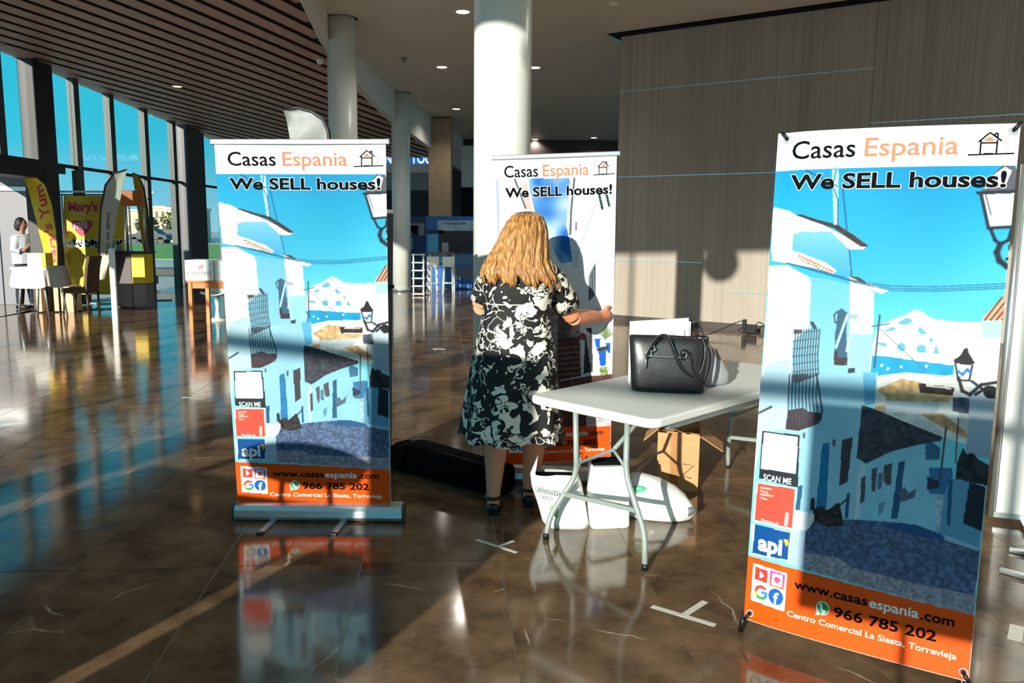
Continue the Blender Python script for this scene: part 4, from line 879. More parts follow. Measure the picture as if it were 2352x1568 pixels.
build(MB().tube([Vector((.2, -.06, .2)), Vector((L - .1, -.06, .185))], .006, 6), 'zip', BLACK, blk, local=True)
lbp = at(1009, 1065, a_.lerp(b_, .45).y - .115); build(MB().box(lbp, (.035, .004, .04), rz=az), 'white_label', PAPER, blk)
# ------------------------------------------------------------------ adhesive tape left on the floor
TAPE = mat('white_floor_tape', (222, 218, 206), .5, var=.08, scale=40)
def tape(label, strips, wd):
    c_ = fl(*strips[0][0]); o = thing('floor_tape', label, 'tape', c_, group='tape marks on the floor')
    for k, (p0, p1) in enumerate(strips): build(MB().bar(fl(*p0) + Vector((0, 0, .0006 + k * .0006)), fl(*p1) + Vector((0, 0, .0006 + k * .0006)), wd, .0006), 'strip', TAPE, o)
tape('forked strips of white tape in front of the woman', [((1095, 1239), (1187, 1269)), ((1142, 1256), (1180, 1242))], .022)
tape('bright forked strips of white tape left of the large banner', [((1497, 1392), (1643, 1436)), ((1566, 1416), (1620, 1381))], .03)
tape('short bit of tape at the lower right edge', [((2330, 1470), (2336, 1436))], .05)
tape('small far strip of tape between the left banner and the woman', [((995, 802), (1021, 801))], .12)
tape('short strip of tape beside the orange display table', [((418, 912), (470, 915))], .03)
# cable box at the foot of the striped wall
p = fl(1722, 768); cx = thing('power_adapter', 'black power adapter with trailing cables at the foot of the striped wall', 'adapter', p, WAZ)
build(MB().box(p + Vector((0, 0, .09)), (.2, .1, .14), rz=WAZ), 'adapter_body', BLACK, cx, bevel=.015); build(MB().box(p + Vector((-.09, 0, .13)), (.05, .09, .22), rz=WAZ), 'plug', BLACK, cx, bevel=.01)
build(MB().tube(spline([fl(1600, 775) + Vector((0, 0, .01)), fl(1640, 775) + Vector((0, 0, .08)), at(1680, 745, p.y), at(1705, 737, p.y), p + Vector((-.05, 0, .15))]), .008, 8), 'cable', BLACK, cx)
build(MB().tube(spline([p + Vector((.08, 0, .15)), at(1745, 740, p.y), at(1765, 755, p.y), fl(1790, 778) + Vector((0, 0, .01))]), .008, 8), 'cable', BLACK, cx)
# ------------------------------------------------------------------ white display panel at the right edge
p = fl(2275, 1196); pd = Vector((.93, -.36, 0)); pn = Vector((pd.y, -pd.x, 0))
dp = thing('exhibition_board', 'white exhibition board with aluminium edge profile at the far right', 'board', p, math.atan2(pd.y, pd.x))
build(MB().box((.45, 0, 1.0), (.86, .012, 1.9)), 'panel_board', VINYL, dp, local=True); build(MB().tube([Vector((0, 0, .03)), Vector((0, 0, 1.97))], .018, 14), 'edge_profile', ALU, dp, local=True)
build(MB().tube([Vector((.9, 0, .03)), Vector((.9, 0, 1.97))], .018, 14), 'edge_profile', ALU, dp, local=True); build(MB().box((.45, 0, 1.96), (.9, .03, .03)), 'top_profile', ALU, dp, local=True); build(MB().box((.45, 0, .045), (.9, .03, .03)), 'bottom_profile', ALU, dp, local=True)
for (x0, y0, x1, y1) in ((2317, 1266, 2430, 1290), (2296, 1313, 2430, 1350)): build(MB().bar(fl(x0, y0) + Vector((0, 0, .012)), fl(x1, y1) + Vector((0, 0, .012)), .035, .02), 'foot', ALU, dp, bevel=.004)
for k in (.15, .75): build(MB().bar(p + pd * k + Vector((0, 0, .03)), p + pd * k - pn * -.3 + Vector((0, 0, .01)), .03, .02), 'foot', ALU, dp)

# ------------------------------------------------------------------ the woman in the floral dress
WY = 4.47
def wp(x, y, dy=0.0): return at(x, y, WY + dy)
fL, fR = fl(1132, 1186), fl(1215, 1166); fL.y += .09; fR.y += .09
wb_ = (fL + fR) / 2
wo = thing('person', 'woman with long blonde hair in a black and white floral dress, seen from behind', 'person', (wb_.x, wb_.y, 0))
SKIN = mat('skin', (228, 146, 108), .5, var=.05, scale=9)
mb = MB()
def limb(P, R_, n=14): mb.tube(P, R_, n)
limb([wp(1183, 900), wp(1185, 780), wp(1190, 700), wp(1195, 640, .0)], [.13, .11, .11, .10])
mb.ball(wp(1182, 850), (.15, .12, .15)); mb.ball(wp(1192, 660), (.15, .095, .10))
limb([wp(1199, 640, .02), wp(1204, 560, .03)], [.06, .055])
hd = wp(1207, 541, .035); mb.ball(hd, (.077, .095, .112)); mb.ball(hd + Vector((0, .035, -.05)), (.056, .062, .065))
mb.tube([hd + Vector((0, .09, .02)), hd + Vector((0, .115, -.025)), hd + Vector((0, .095, -.035))], [.012, .016, .012], 8)
for s_ in (-1, 1): mb.ball(hd + Vector((s_ * .076, .0, -.01)), (.01, .02, .032)); mb.ball(hd + Vector((s_ * .032, .085, .012)), (.016, .012, .01))
mb.ball(hd + Vector((0, .092, -.068)), (.026, .012, .008)); mb.ball(hd + Vector((0, .09, -.079)), (.022, .012, .008))
# right arm, out to the banner edge
sh, el, wr = wp(1262, 640, .03), wp(1316, 728, .16), wp(1376, 727, .40)
limb([wp(1240, 630, .01), sh, sh.lerp(el, .5), el], [.07, .066, .06, .05]); limb([el, el.lerp(wr, .3), el.lerp(wr, .7), wr], [.05, .05, .042, .031])
pc = wp(1391, 723, .47); mb.tube([wr, wr.lerp(pc, .6), pc, pc + Vector((.008, .03, 0))], [.031, .036, .038, .03], 12)
for k in range(4):
    z = .032 - k * .0205; l_ = (.92, 1.0, .96, .8)[k]
    b0 = pc + Vector((.014, .01, z)); mb.tube([pc + Vector((.0, -.01, z * .8)), b0 + Vector((.006, .012, 0)), b0 + Vector((.014 * l_, .035 * l_, -.002)), b0 + Vector((.004, .058 * l_, -.003)), b0 + Vector((-.022 * l_, .060 * l_, -.004))], [.010, .0105, .0095, .009, .0075], 10)
mb.tube([pc + Vector((-.012, -.02, .022)), pc + Vector((.0, -.012, .046)), pc + Vector((.018, .005, .052)), pc + Vector((.034, .022, .046))], [.013, .0125, .011, .009], 10)
# left arm, reaching forward
sh, el, wr = wp(1122, 645, .02), wp(1103, 704, .05), wp(1150, 705, .28)
limb([wp(1145, 632, .0), sh, sh.lerp(el, .5), el], [.07, .064, .058, .05]); limb([el, el.lerp(wr, .5), wr], [.05, .045, .03])
pc = wr + Vector((.02, .07, .01)); mb.tube([wr, pc], [.03, .036], 10)
for k in range(4): z = .03 - k * .02; mb.tube([pc + Vector((0, 0, z)), pc + Vector((.006, .04, z)), pc + Vector((.016, .07, z - .006)), pc + Vector((.03, .088, z - .012))], [.0105, .0095, .009, .0075], 8)
mb.tube([pc + Vector((0, -.02, .02)), pc + Vector((.02, .01, .045)), pc + Vector((.035, .035, .045))], [.013, .011, .009], 8)
# legs and feet
for (hx, kx, cx_, ax_, f_, ay, r1) in ((1146, 1139, 1138, 1133, fL, 1138, .067), (1216, 1222, 1226, 1215, fR, 1120, .063)):
    dy = f_.y - WY
    ank = Vector((f_.x, f_.y - .035, .09))
    limb([wp(hx, 880, .0), wp(kx, 975, dy * .4), wp(cx_, 1035, dy * .6 - .012), wp((cx_ + ax_) / 2, 1085, dy * .8 - .012), ank, Vector((ank.x, ank.y + .002, .045))], [.095, .068, r1, .052, .037, .036])
    mb.tube([Vector((ank.x, ank.y, .05)), Vector((ank.x, ank.y + .09, .045)), Vector((ank.x, ank.y + .16, .03))], [.037, .037, .03], 12)
body = build(mb, 'body', SKIN, wo); remesh(body, .0055, 4, .5)
# shoes
SHOE = mat('black_shoe_leather', (14, 14, 15), .38)
for f_ in (fL, fR):
    y0 = f_.y - .085; mb = MB(); rg = []
    for y, hw, zt in ((0, .022, .05), (.015, .034, .062), (.05, .038, .05), (.1, .038, .034), (.15, .043, .045), (.2, .044, .052), (.235, .034, .042), (.25, .014, .026)):
        rg.append([Vector((f_.x + hw * x, y0 + y, .012 + (zt) * z)) for x, z in ((-1, 0), (-1.02, .35), (-.9, .75), (-.5, 1), (.5, 1), (.9, .75), (1.02, .35), (1, 0))])
    s = build(mb.loft(rg), 'shoe', SHOE, wo, sub=1)
    build(MB().box((f_.x, y0 + .045, .012), (.064, .08, .024)).box((f_.x, y0 + .17, .008), (.08, .15, .014)), 'sole', BLACK, s, bevel=.006)
    build(MB().tube([Vector((f_.x + .044 * math.cos(a), y0 + .052 + .048 * math.sin(a), .098)) for a in np.linspace(0, 2 * math.pi, 21)[:-1]], .009, 8, closed=True), 'ankle_strap', SHOE, s)
# dress
def floral():
    m, n, l, b = nodes('floral_print')
    t = n.new('ShaderNodeTexCoord')
    nz = n.new('ShaderNodeTexNoise'); nz.inputs['Scale'].default_value = 9; nz.inputs['Detail'].default_value = 2; l.new(t.outputs['Object'], nz.inputs['Vector'])
    mx = n.new('ShaderNodeMix'); mx.data_type = 'VECTOR'; mx.inputs['Factor'].default_value = .16; l.new(t.outputs['Object'], mx.inputs[4]); l.new(nz.outputs['Color'], mx.inputs[5])
    v1 = n.new('ShaderNodeTexVoronoi'); v1.feature = 'DISTANCE_TO_EDGE'; v1.inputs['Scale'].default_value = 13; l.new(mx.outputs[1], v1.inputs['Vector'])
    v2 = n.new('ShaderNodeTexVoronoi'); v2.inputs['Scale'].default_value = 13; l.new(mx.outputs[1], v2.inputs['Vector'])
    sp_ = n.new('ShaderNodeSeparateColor'); l.new(v2.outputs['Color'], sp_.inputs[0])
    n2 = n.new('ShaderNodeTexNoise'); n2.inputs['Scale'].default_value = 15; n2.inputs['Detail'].default_value = 1; n2.inputs['Distortion'].default_value = 1.6; l.new(t.outputs['Object'], n2.inputs['Vector'])
    # petals: random cells dark, others pale; pale veins inside dark ones, dark outline round pale ones
    c1 = n.new('ShaderNodeMath'); c1.operation = 'GREATER_THAN'; c1.inputs[1].default_value = .57; l.new(sp_.outputs[0], c1.inputs[0])
    c2 = n.new('ShaderNodeMath'); c2.operation = 'GREATER_THAN'; c2.inputs[1].default_value = .10; l.new(v1.outputs[0], c2.inputs[0])
    pale = n.new('ShaderNodeMath'); pale.operation = 'MULTIPLY'; l.new(c1.outputs[0], pale.inputs[0]); l.new(c2.outputs[0], pale.inputs[1])
    n3 = n.new('ShaderNodeMath'); n3.operation = 'GREATER_THAN'; n3.inputs[1].default_value = .64; l.new(n2.outputs[0], n3.inputs[0])
    n4 = n.new('ShaderNodeMath'); n4.operation = 'LESS_THAN'; n4.inputs[1].default_value = .33; l.new(n2.outputs[0], n4.inputs[0])
    o1 = n.new('ShaderNodeMath'); o1.operation = 'MAXIMUM'; l.new(pale.outputs[0], o1.inputs[0]); l.new(n3.outputs[0], o1.inputs[1])
    o2 = n.new('ShaderNodeMath'); o2.operation = 'SUBTRACT'; o2.use_clamp = True; l.new(o1.outputs[0], o2.inputs[0]); l.new(n4.outputs[0], o2.inputs[1])
    v3 = n.new('ShaderNodeTexVoronoi'); v3.feature = 'DISTANCE_TO_EDGE'; v3.inputs['Scale'].default_value = 17; l.new(mx.outputs[1], v3.inputs['Vector'])
    ln_ = n.new('ShaderNodeMath'); ln_.operation = 'LESS_THAN'; ln_.inputs[1].default_value = .034; l.new(v3.outputs[0], ln_.inputs[0])
    gt = n.new('ShaderNodeMath'); gt.operation = 'GREATER_THAN'; gt.inputs[1].default_value = .535; l.new(nz.outputs[0], gt.inputs[0])
    lg = n.new('ShaderNodeMath'); lg.operation = 'MULTIPLY'; l.new(ln_.outputs[0], lg.inputs[0]); l.new(gt.outputs[0], lg.inputs[1])
    df = n.new('ShaderNodeMath'); df.operation = 'SUBTRACT'; l.new(o2.outputs[0], df.inputs[0]); l.new(lg.outputs[0], df.inputs[1])
    ab = n.new('ShaderNodeMath'); ab.operation = 'ABSOLUTE'; l.new(df.outputs[0], ab.inputs[0])
    mc = n.new('ShaderNodeMix'); mc.data_type = 'RGBA'; l.new(ab.outputs[0], mc.inputs['Factor']); mc.inputs[6].default_value = lin((14, 14, 16)); mc.inputs[7].default_value = lin((232, 222, 206))
    l.new(mc.outputs[2], b.inputs['Base Color']); b.inputs['Roughness'].default_value = .75; MATS['floral'] = m; return m
FLOR = floral()
rows = [(598, 1168, 1236, .07, .02), (606, 1150, 1252, .095, .015), (618, 1128, 1268, .115, .01), (636, 1113, 1280, .13, .005), (660, 1110, 1278, .14, .005), (690, 1110, 1266, .135, .005), (708, 1112, 1262, .13, .005), (722, 1110, 1262, .132, .005),
        (760, 1102, 1267, .148, .0), (800, 1093, 1273, .165, .0), (850, 1084, 1278, .182, 0), (900, 1076, 1283, .195, 0), (950, 1069, 1288, .205, 0), (985, 1064, 1291, .212, 0), (1003, 1062, 1293, .215, 0)]
NR = 96; rg = []
for y, x0, x1, dh, dy in rows:
    a_, b_ = wp(x0, y), wp(x1, y); c_ = (a_ + b_) / 2; hw = (b_.x - a_.x) / 2; am = max(0, (y - 715) / 290) ** 1.1
    R1 = []
    for j in range(NR):
        th = 2 * math.pi * j / NR; fo = 1 + am * (.055 * math.cos(8 * th + .6) + .03 * math.cos(13 * th + 2 + y * .002) + .02 * math.sin(5 * th))
        if 640 < y < 720: fo *= 1 + .01 * math.cos(11 * th + y * .05)
        e = .85; cs, sn = math.cos(th), math.sin(th)
        R1.append(Vector((c_.x + hw * fo * math.copysign(abs(cs) ** e, cs) , WY + dy + dh * fo * math.copysign(abs(sn) ** e, sn), c_.z - am * (.012 * math.cos(3 * th) + .01 * math.cos(8 * th + .6)) - (.012 * am * cs))))
    rg.append(R1)
mb = MB(); mb.loft(rg, caps=False)
dress = build(mb, 'dress', FLOR, wo, sub=1); sol = dress.modifiers.new('cloth', 'SOLIDIFY'); sol.thickness = .004
for P, R_ in (([wp(1232, 622, .0), wp(1262, 636, .03), wp(1288, 676, .08), wp(1303, 702, .12)], [.082, .088, .08, .078]), ([wp(1150, 624, .0), wp(1124, 640, .02), wp(1112, 672, .035), wp(1106, 692, .045)], [.08, .078, .07, .066])):
    mb = MB(); mb.tube(P, R_, 20, caps=False); o = build(mb, 'sleeve', FLOR, dress, sub=1); o.modifiers.new('cloth', 'SOLIDIFY').thickness = .004
build(MB().tube([Vector((p_.x, p_.y, p_.z)) + Vector((0, (p_.y - WY) * .015, 0)) for p_ in [r.lerp(s, .3) for r, s in zip(rg[5], rg[6])]], .004, 6, closed=True), 'waist_seam', mat('cream_piping', (222, 212, 198), .7), dress)
# hair
def hairmat():
    m, n, l, b = nodes('blonde_hair')
    t = n.new('ShaderNodeTexCoord'); mp = n.new('ShaderNodeMapping'); mp.inputs['Scale'].default_value = (95, 60, 5); l.new(t.outputs['Object'], mp.inputs[0])
    a = n.new('ShaderNodeTexNoise'); a.inputs['Scale'].default_value = 1; a.inputs['Detail'].default_value = 5; l.new(mp.outputs[0], a.inputs['Vector'])
    r = n.new('ShaderNodeValToRGB'); r.color_ramp.elements[0].position = .3; r.color_ramp.elements[1].position = .72
    r.color_ramp.elements[0].color = lin((112, 68, 34)); r.color_ramp.elements[1].color = lin((220, 178, 120)); e_ = r.color_ramp.elements.new(.52); e_.color = lin((178, 122, 66)); l.new(a.outputs[0], r.inputs[0]); l.new(r.outputs[0], b.inputs['Base Color'])
    b.inputs['Roughness'].default_value = .42; bp = n.new('ShaderNodeBump'); bp.inputs['Strength'].default_value = .6; bp.inputs['Distance'].default_value = .006; l.new(a.outputs[0], bp.inputs['Height']); l.new(bp.outputs[0], b.inputs['Normal'])
    MATS['hair'] = m; return m
HAIR = hairmat()
hrow = [(484, 1205, 1222, .02, .03), (488, 1190, 1234, .05, .03), (496, 1177, 1244, .08, .03), (510, 1166, 1251, .103, .03), (530, 1155, 1256, .118, .025), (555, 1144, 1257, .122, .015), (580, 1130, 1257, .122, .0), (600, 1117, 1260, .125, -.015), (618, 1109, 1268, .13, -.03), (632, 1106, 1278, .13, -.035), (642, 1110, 1282, .125, -.035)]
NH = 80; hg = []
for i, (y, x0, x1, dh, dy) in enumerate(hrow):
    a_, b_ = wp(x0, y), wp(x1, y); c_ = (a_ + b_) / 2; hw = (b_.x - a_.x) / 2; R1 = []
    for j in range(NH):
        th = 2 * math.pi * j / NH; k_ = 1 + .022 * math.cos(17 * th + i * .25) + .014 * math.cos(31 * th + i * .4)
        z = c_.z
        if i >= len(hrow) - 2: z += (.012 if i == len(hrow) - 2 else .02) * (math.sin(11 * th) + .7 * math.sin(23 * th + 1)) - (.012 if x0 else 0) * math.cos(th)
        R1.append(Vector((c_.x + hw * k_ * math.cos(th), WY + dy + dh * k_ * math.sin(th) * (1 if math.sin(th) < 0 else .62), z)))
    hg.append(R1)
mb = MB(); mb.loft(hg, caps=True); hair = build(mb, 'hair', HAIR, wo, sub=1)
mb = MB(); rs = random.Random(5)
for k in range(230):
    th = math.pi + rs.random() * math.pi; th = th + rs.uniform(-.25, .25); P = []; st = rs.randint(1, 4); en = rs.choice([9, 10, 10]); f0 = th / (2 * math.pi) * NH
    sw = rs.uniform(-1.8, 1.8)
    for i in range(st, en + 1):
        jj = f0 + sw * (i - st) / 9; j0 = int(math.floor(jj)); fr = jj - j0; q = hg[i][j0 % NH].lerp(hg[i][(j0 + 1) % NH], fr); cc = Vector((sum(v.x for v in hg[i]) / NH, WY + hrow[i][4], q.z)); P.append(q + (q - cc).normalized() * rs.uniform(.0, .006))
    if en == 10: P.append(P[-1] + Vector((rs.uniform(-.01, .01), rs.uniform(-.004, .004), -rs.uniform(.006, .03))))
    if len(P) < 3: continue
    n_ = len(P); mb.tube(P, [.0015 + .0045 * math.sin(math.pi * (i + .6) / (n_ + .4)) ** .6 for i in range(n_ - 1)] + [.0006], 5, flat=.6)
build(mb, 'hair_strands', HAIR, hair, kind='stuff')

# ------------------------------------------------------------------ stands and people along the glass front
YEL = mat('yellow_fabric', (232, 190, 20), .6, var=.06); YELD = mat('yellow_panel', (226, 188, 24), .5, var=.05)
MAG = mat('magenta_print', (200, 40, 90), .5, var=.06); PINK = mat('pink_print', (236, 150, 170), .5)
def feather(label, P_edge, P_pole, Y, m, txt, tm_, lean=0.0, dots=None):
    base = at(P_pole[-1][0], P_pole[-1][1], Y); t = thing('feather_flag', label, 'flag', (base.x, Y, 0), group='feather flags')
    A = [at(x, y, Y) for x, y in P_edge]; B = [at(x, y, Y) for x, y in P_pole]
    n = 22
    def res(P):
        d = [0]
        for a, b in zip(P[:-1], P[1:]): d.append(d[-1] + (b - a).length)
        out = []
        for k in range(n + 1):
            s = d[-1] * k / n; i = max(j for j in range(len(d)) if d[j] <= s + 1e-9); i = min(i, len(P) - 2); out.append(P[i].lerp(P[i + 1], (s - d[i]) / max(1e-6, d[i + 1] - d[i])))
        return out
    Ar, Br = res(A), res(B); fn_ = lambda u, k: Ar[k].lerp(Br[k], u) + Vector((0, .05 * math.sin(k * .5) * math.sin(math.pi * u), 0))
    mb = MB()
    for off in (0.0, .006):
        o0 = len(mb.v)
        for k in range(n + 1):
            for i in range(9): mb.v.append(fn_(i / 8, k) + Vector((0, off, 0)))
        for k in range(n):
            for i in range(8): q = o0 + k * 9 + i; mb.f.append((q, q + 1, q + 10, q + 9)); mb.sm.append(True)
    build(mb, 'flag_cloth', m, t)
    foot = Vector((base.x, Y, .02)); pole = [foot] + [b for b in reversed(B)]
    build(MB().tube(pole, [.02] * (len(pole) - 3) + [.016, .014, .012], 10), 'pole', BLACK, t)
    for a in (.5, 2.1): build(MB().bar(foot + Vector((math.cos(a), math.sin(a), 0)) * .38 - Vector((0, 0, .008)), foot - Vector((math.cos(a), math.sin(a), 0)) * .38 - Vector((0, 0, .008)), .03, .02), 'base_bar', BLACK, t)
    if txt:
        k0, k1 = txt[1], txt[2]; up = txt[3]
        def map_(x, y):
            kk = (k1 + (k0 - k1) * x) if up else (k0 + (k1 - k0) * x); i = int(max(0, min(n - 1, math.floor(kk)))); fr = kk - i; u = txt[4] + y * txt[6]
            return fn_(u, i).lerp(fn_(u, i + 1), fr) + Vector((0, -.008, 0))
        put_text(txt[0], 0, 1, 0, txt[5], map_, tm_, t, bold=.02)
    return t
feather('yellow feather flag with magenta lettering beside the pale lobby wall', [(52, 400), (66, 440), (84, 510), (100, 575), (108, 615)], [(52, 399), (80, 402), (105, 424), (122, 470), (130, 525), (133, 575), (134, 640)], 14.85, YEL, ("Mary's Yum", 4, 21, True, .78, .46, -1), MAG)
feather('grey translucent feather flag with the tip curling right, by the yellow backdrop', [(291, 392), (282, 430), (268, 500), (258, 570), (240, 640)], [(291, 389), (262, 398), (242, 425), (232, 480), (227, 560), (225, 640), (224, 655)], 15.4, mat('grey_flag_cloth', (176, 172, 158), .6, var=.05), ('sun to amo', 9, 17, True, .35, .25, 1), mat('dark_green_print', (70, 86, 76), .6))
feather('slim yellow feather flag seen nearly edge-on, right of the grey one', [(304, 402), (310, 440), (318, 500), (328, 570), (345, 605)], [(304, 397), (318, 402), (330, 430), (338, 480), (344, 560), (347, 600)], 17.3, mat('dull_yellow_fabric', (208, 158, 24), .6, var=.08), ("Mary's Yum", 3, 20, True, .75, .42, -1), PINK)
feather('grey feather flag tip rising behind the left roller banner', [(650, 252), (658, 275), (668, 330), (676, 420)], [(650, 250), (682, 247), (715, 256), (742, 274), (754, 300), (758, 340), (760, 420)], 8.6, mat('silver_flag_cloth', (150, 152, 154), .6, var=.08), None, None)
# yellow backdrop in a white truss
Yb = 16.3; tr = thing('backdrop_stand', 'yellow pizza backdrop hung in a white truss frame', 'backdrop', at(210, 690, Yb) * Vector((1, 1, 0)) if False else (at(210, 560, Yb).x, Yb, 0))
for x in (136, 290):
    for dx in (-5, 5):
        a_ = at(x + dx, 445, Yb); build(MB().tube([Vector((a_.x, Yb, .02)), Vector((a_.x, Yb, a_.z))], .018, 8), 'truss_tube', WHITE, tr)
    for k in range(9):
        z = .15 + k * .24; l_, r_ = at(x - 5, 560, Yb).x, at(x + 5, 560, Yb).x; build(MB().tube([(l_, Yb, z), (r_, Yb, z)], .01, 6), 'truss_rung', WHITE, tr)
build(MB().tube([at(131, 440, Yb), at(295, 440, Yb)], .02, 8), 'truss_tube', WHITE, tr); build(MB().tube([at(131, 447, Yb), at(295, 447, Yb)], .014, 8), 'truss_tube', DARKM, tr)
yp = [at(146, 449, Yb + .02), at(286, 449, Yb + .02), at(286, 676, Yb + .02), at(146, 676, Yb + .02)]
build(MB().prism(yp, [v + Vector((0, .01, 0)) for v in yp]), 'fabric_panel', YELD, tr)
bp_ = lambda x, y: at(158 + x, 500 - y, Yb + .012)
put_text("Mary's", 0, 68, 16, 20, lambda x, y: at(156 + x, 500 - y, Yb + .012), MAG, tr, bold=.04)
put_text("®", 70, 80, 26, 12, lambda x, y: at(156 + x, 500 - y, Yb + .012), MAG, tr)
mb = MB(); hp = [(math.sin(a) ** 3 * 24, 13 * 1.25 * math.cos(a) - 6.5 * math.cos(2 * a) - 2.6 * math.cos(3 * a)) for a in np.linspace(0, 2 * math.pi, 33)[:-1]]
H1 = [at(188 + x, 521 - y * 1.1, Yb + .014) for x, y in hp]; mb.prism(H1, [v + Vector((0, .004, 0)) for v in H1]); build(mb, 'heart_print', MAG, tr)
put_text('FREE', 0, 32, 0, 13, lambda x, y: at(170 + x, 526 - y - x * .1, Yb + .01), INKW, tr, bold=.03)
mb = MB(); rs = random.Random(2)
for k in range(110):
    x, y = 158 + rs.random() * 124, 551 + rs.random() * 15; a_ = at(x, y, Yb + .012); mb.box(a_, (.02 + rs.random() * .02, .003, .02 + rs.random() * .02))
build(mb, 'speckled_band', INK, tr, kind='stuff')
q = [at(158, 549, Yb + .015), at(284, 549, Yb + .015), at(284, 568, Yb + .015), at(158, 568, Yb + .015)]; build(MB().prism(q, [v + Vector((0, .003, 0)) for v in q]), 'white_band', INKW, tr)
# small table with a white cloth
Yt = 13.9; tp = at(92, 612, Yt); ct = thing('cloth_table', 'folding table under a short white cloth beside the person', 'table', (tp.x, Yt, 0)); zt = tp.z; hw = (at(132, 612, Yt) - at(50, 612, Yt)).x / 2
build(MB().box((tp.x, Yt, zt - .02), (hw * 2, .7, .03)), 'tabletop', WHITE, ct)
NRM = 72; rg = []
for dz, ex in ((.004, -.02), (.004, .0), (-.02, .012), (-.16, .03), (-.3, .05)):
    R1 = []
    for j in range(NRM):
        a = 2 * math.pi * j / NRM; cs, sn = math.cos(a), math.sin(a); f = 1 + (.035 * math.cos(12 * a) * (-dz / .3) if dz < 0 else 0)
        R1.append(Vector((tp.x + (hw + ex) * f * math.copysign(abs(cs) ** .35, cs), Yt + (.36 + ex) * f * math.copysign(abs(sn) ** .35, sn), zt + dz - (.05 * abs(math.cos(2 * a)) if dz < -.2 else 0))))
    rg.append(R1)
tcl = build(MB().loft(rg, caps=False), 'tablecloth', mat('white_table_linen', (196, 192, 188), .8, var=.04), None, label='short white cloth draped over the small folding table', cat='tablecloth', origin=(tp.x, Yt, zt)); tcl.data.polygons  # draped cloth
mb = MB(); mb.f = []; mb2 = MB(); mb2.slab([(tp.x - hw, Yt - .35), (tp.x + hw, Yt - .35), (tp.x + hw, Yt + .35), (tp.x - hw, Yt + .35)], zt + .001, zt + .005); build(mb2, 'cloth_top', MATS['white_table_linen'], tcl)
for sx_ in (-1, 1):
    for sy in (-1, 1): build(MB().tube([(tp.x + sx_ * hw * .55, Yt + sy * .25, zt - .03), (tp.x + sx_ * hw * .85, Yt + sy * .28, 0)], .016, 8), 'leg', ALU, ct)
bxp = at(93, 611, Yt - .1); whb = thing('carton', 'white and yellow carton standing on the cloth-covered table', 'box', (bxp.x, Yt - .1, zt + .006)); h_ = (at(93, 580, Yt) - at(93, 611, Yt)).z; wd_ = (at(115, 600, Yt) - at(72, 600, Yt)).x
build(MB().box((bxp.x - wd_ * .12, Yt - .1, zt + .006 + h_ / 2), (wd_ * .74, .22, h_)), 'carton_body', PAPER, whb, bevel=.004); build(MB().box((bxp.x + wd_ * .37, Yt - .1, zt + .006 + h_ / 2), (wd_ * .24, .222, h_)), 'yellow_side', YELD, whb)
for (x0, x1, y0, lab) in ((132, 176, 655, 'beige floor carton right of the small cloth-covered table'), (92, 104, 655, 'narrow beige carton beneath the cloth-covered table')):
    yb_ = 15.0; a_, b_ = at(x0, y0, yb_), at(x1, y0, yb_); build(MB().box(((a_.x + b_.x) / 2, yb_, a_.z / 2 + .0), (b_.x - a_.x, .3, a_.z)), 'floor_carton', mat('pale_cardboard', (214, 178, 140), .7), label=lab, cat='box', origin=((a_.x + b_.x) / 2, yb_, 0), bevel=.004)
# dark upholstered chair
Yc = 14.4; cp = at(195, 640, Yc); ch = thing('side_chair', 'brown upholstered chair with a high back in front of the yellow backdrop', 'chair', (cp.x, Yc, 0)); UPH = mat('brown_upholstery', (78, 54, 36), .7, var=.12); WD = mat('dark_wood', (60, 40, 28), .5)
build(MB().box((cp.x - .1, Yc, .45), (.46, .46, .09)), 'seat', UPH, ch, bevel=.03); 
mb = MB(); mb.loft([[Vector((cp.x + .1 + dx + t_ * .03, Yc + y, z)) for dx, y in ((-.03, -.22), (.03, -.22), (.04, 0), (.03, .22), (-.03, .22), (-.02, 0))] for t_, z in ((0, .42), (.6, .6), (1.6, .85), (3.2, 1.06))], smooth=False); build(mb, 'backrest', UPH, ch, bevel=.012)
for dx in (-.28, .12):
    for dy in (-.19, .19): build(MB().tube([(cp.x + dx, Yc + dy, .42), (cp.x + dx * 1.12, Yc + dy, 0)], [.022, .014], 8), 'leg', WD, ch)
# hula-like ring lying on the floor
p = fl(247, 694); build(MB().tube([p + Vector((math.cos(a) * .4, math.sin(a) * .4, .012)) for a in np.linspace(0, 2 * math.pi, 41)[:-1]], .012, 8, closed=True), 'cable_loop', mat('pale_cable', (196, 206, 206), .4), label='pale loop of cable lying on the floor by the yellow backdrop', cat='cable', origin=p)
# kiosk counter
Yk = 15.9; k0, k1 = at(266, 580, Yk), at(342, 580, Yk); kk = thing('kiosk_counter', 'dark kiosk counter with a yellow side panel and an overhead sign', 'counter', ((k0.x + k1.x) / 2, Yk, 0))
xm = (k0.x + k1.x) / 2; W_ = k1.x - k0.x
build(MB().box((xm - W_ * .2, Yk, k0.z / 2), (W_ * .58, .4, k0.z)), 'counter_front', mat('dark_counter', (66, 60, 66), .5, var=.2, scale=6), kk, bevel=.01); build(MB().box((xm + W_ * .28, Yk, k0.z * .72), (W_ * .4, .38, k0.z * .54)), 'yellow_panel', YELD, kk, bevel=.006); build(MB().box((xm + W_ * .28, Yk, k0.z * .22), (W_ * .4, .37, k0.z * .44)), 'grey_panel', mat('mauve_grey_panel', (118, 104, 108), .5), kk, bevel=.006)
build(MB().box((xm, Yk, k0.z + .015), (W_ * 1.1, .48, .03)), 'counter_top', DARKM, kk, bevel=.006)
for x in (287, 327): a_ = at(x, 440, Yk + .15); build(MB().tube([(a_.x, Yk + .15, k0.z), (a_.x, Yk + .15, a_.z)], .022, 8), 'post', ALU, kk)
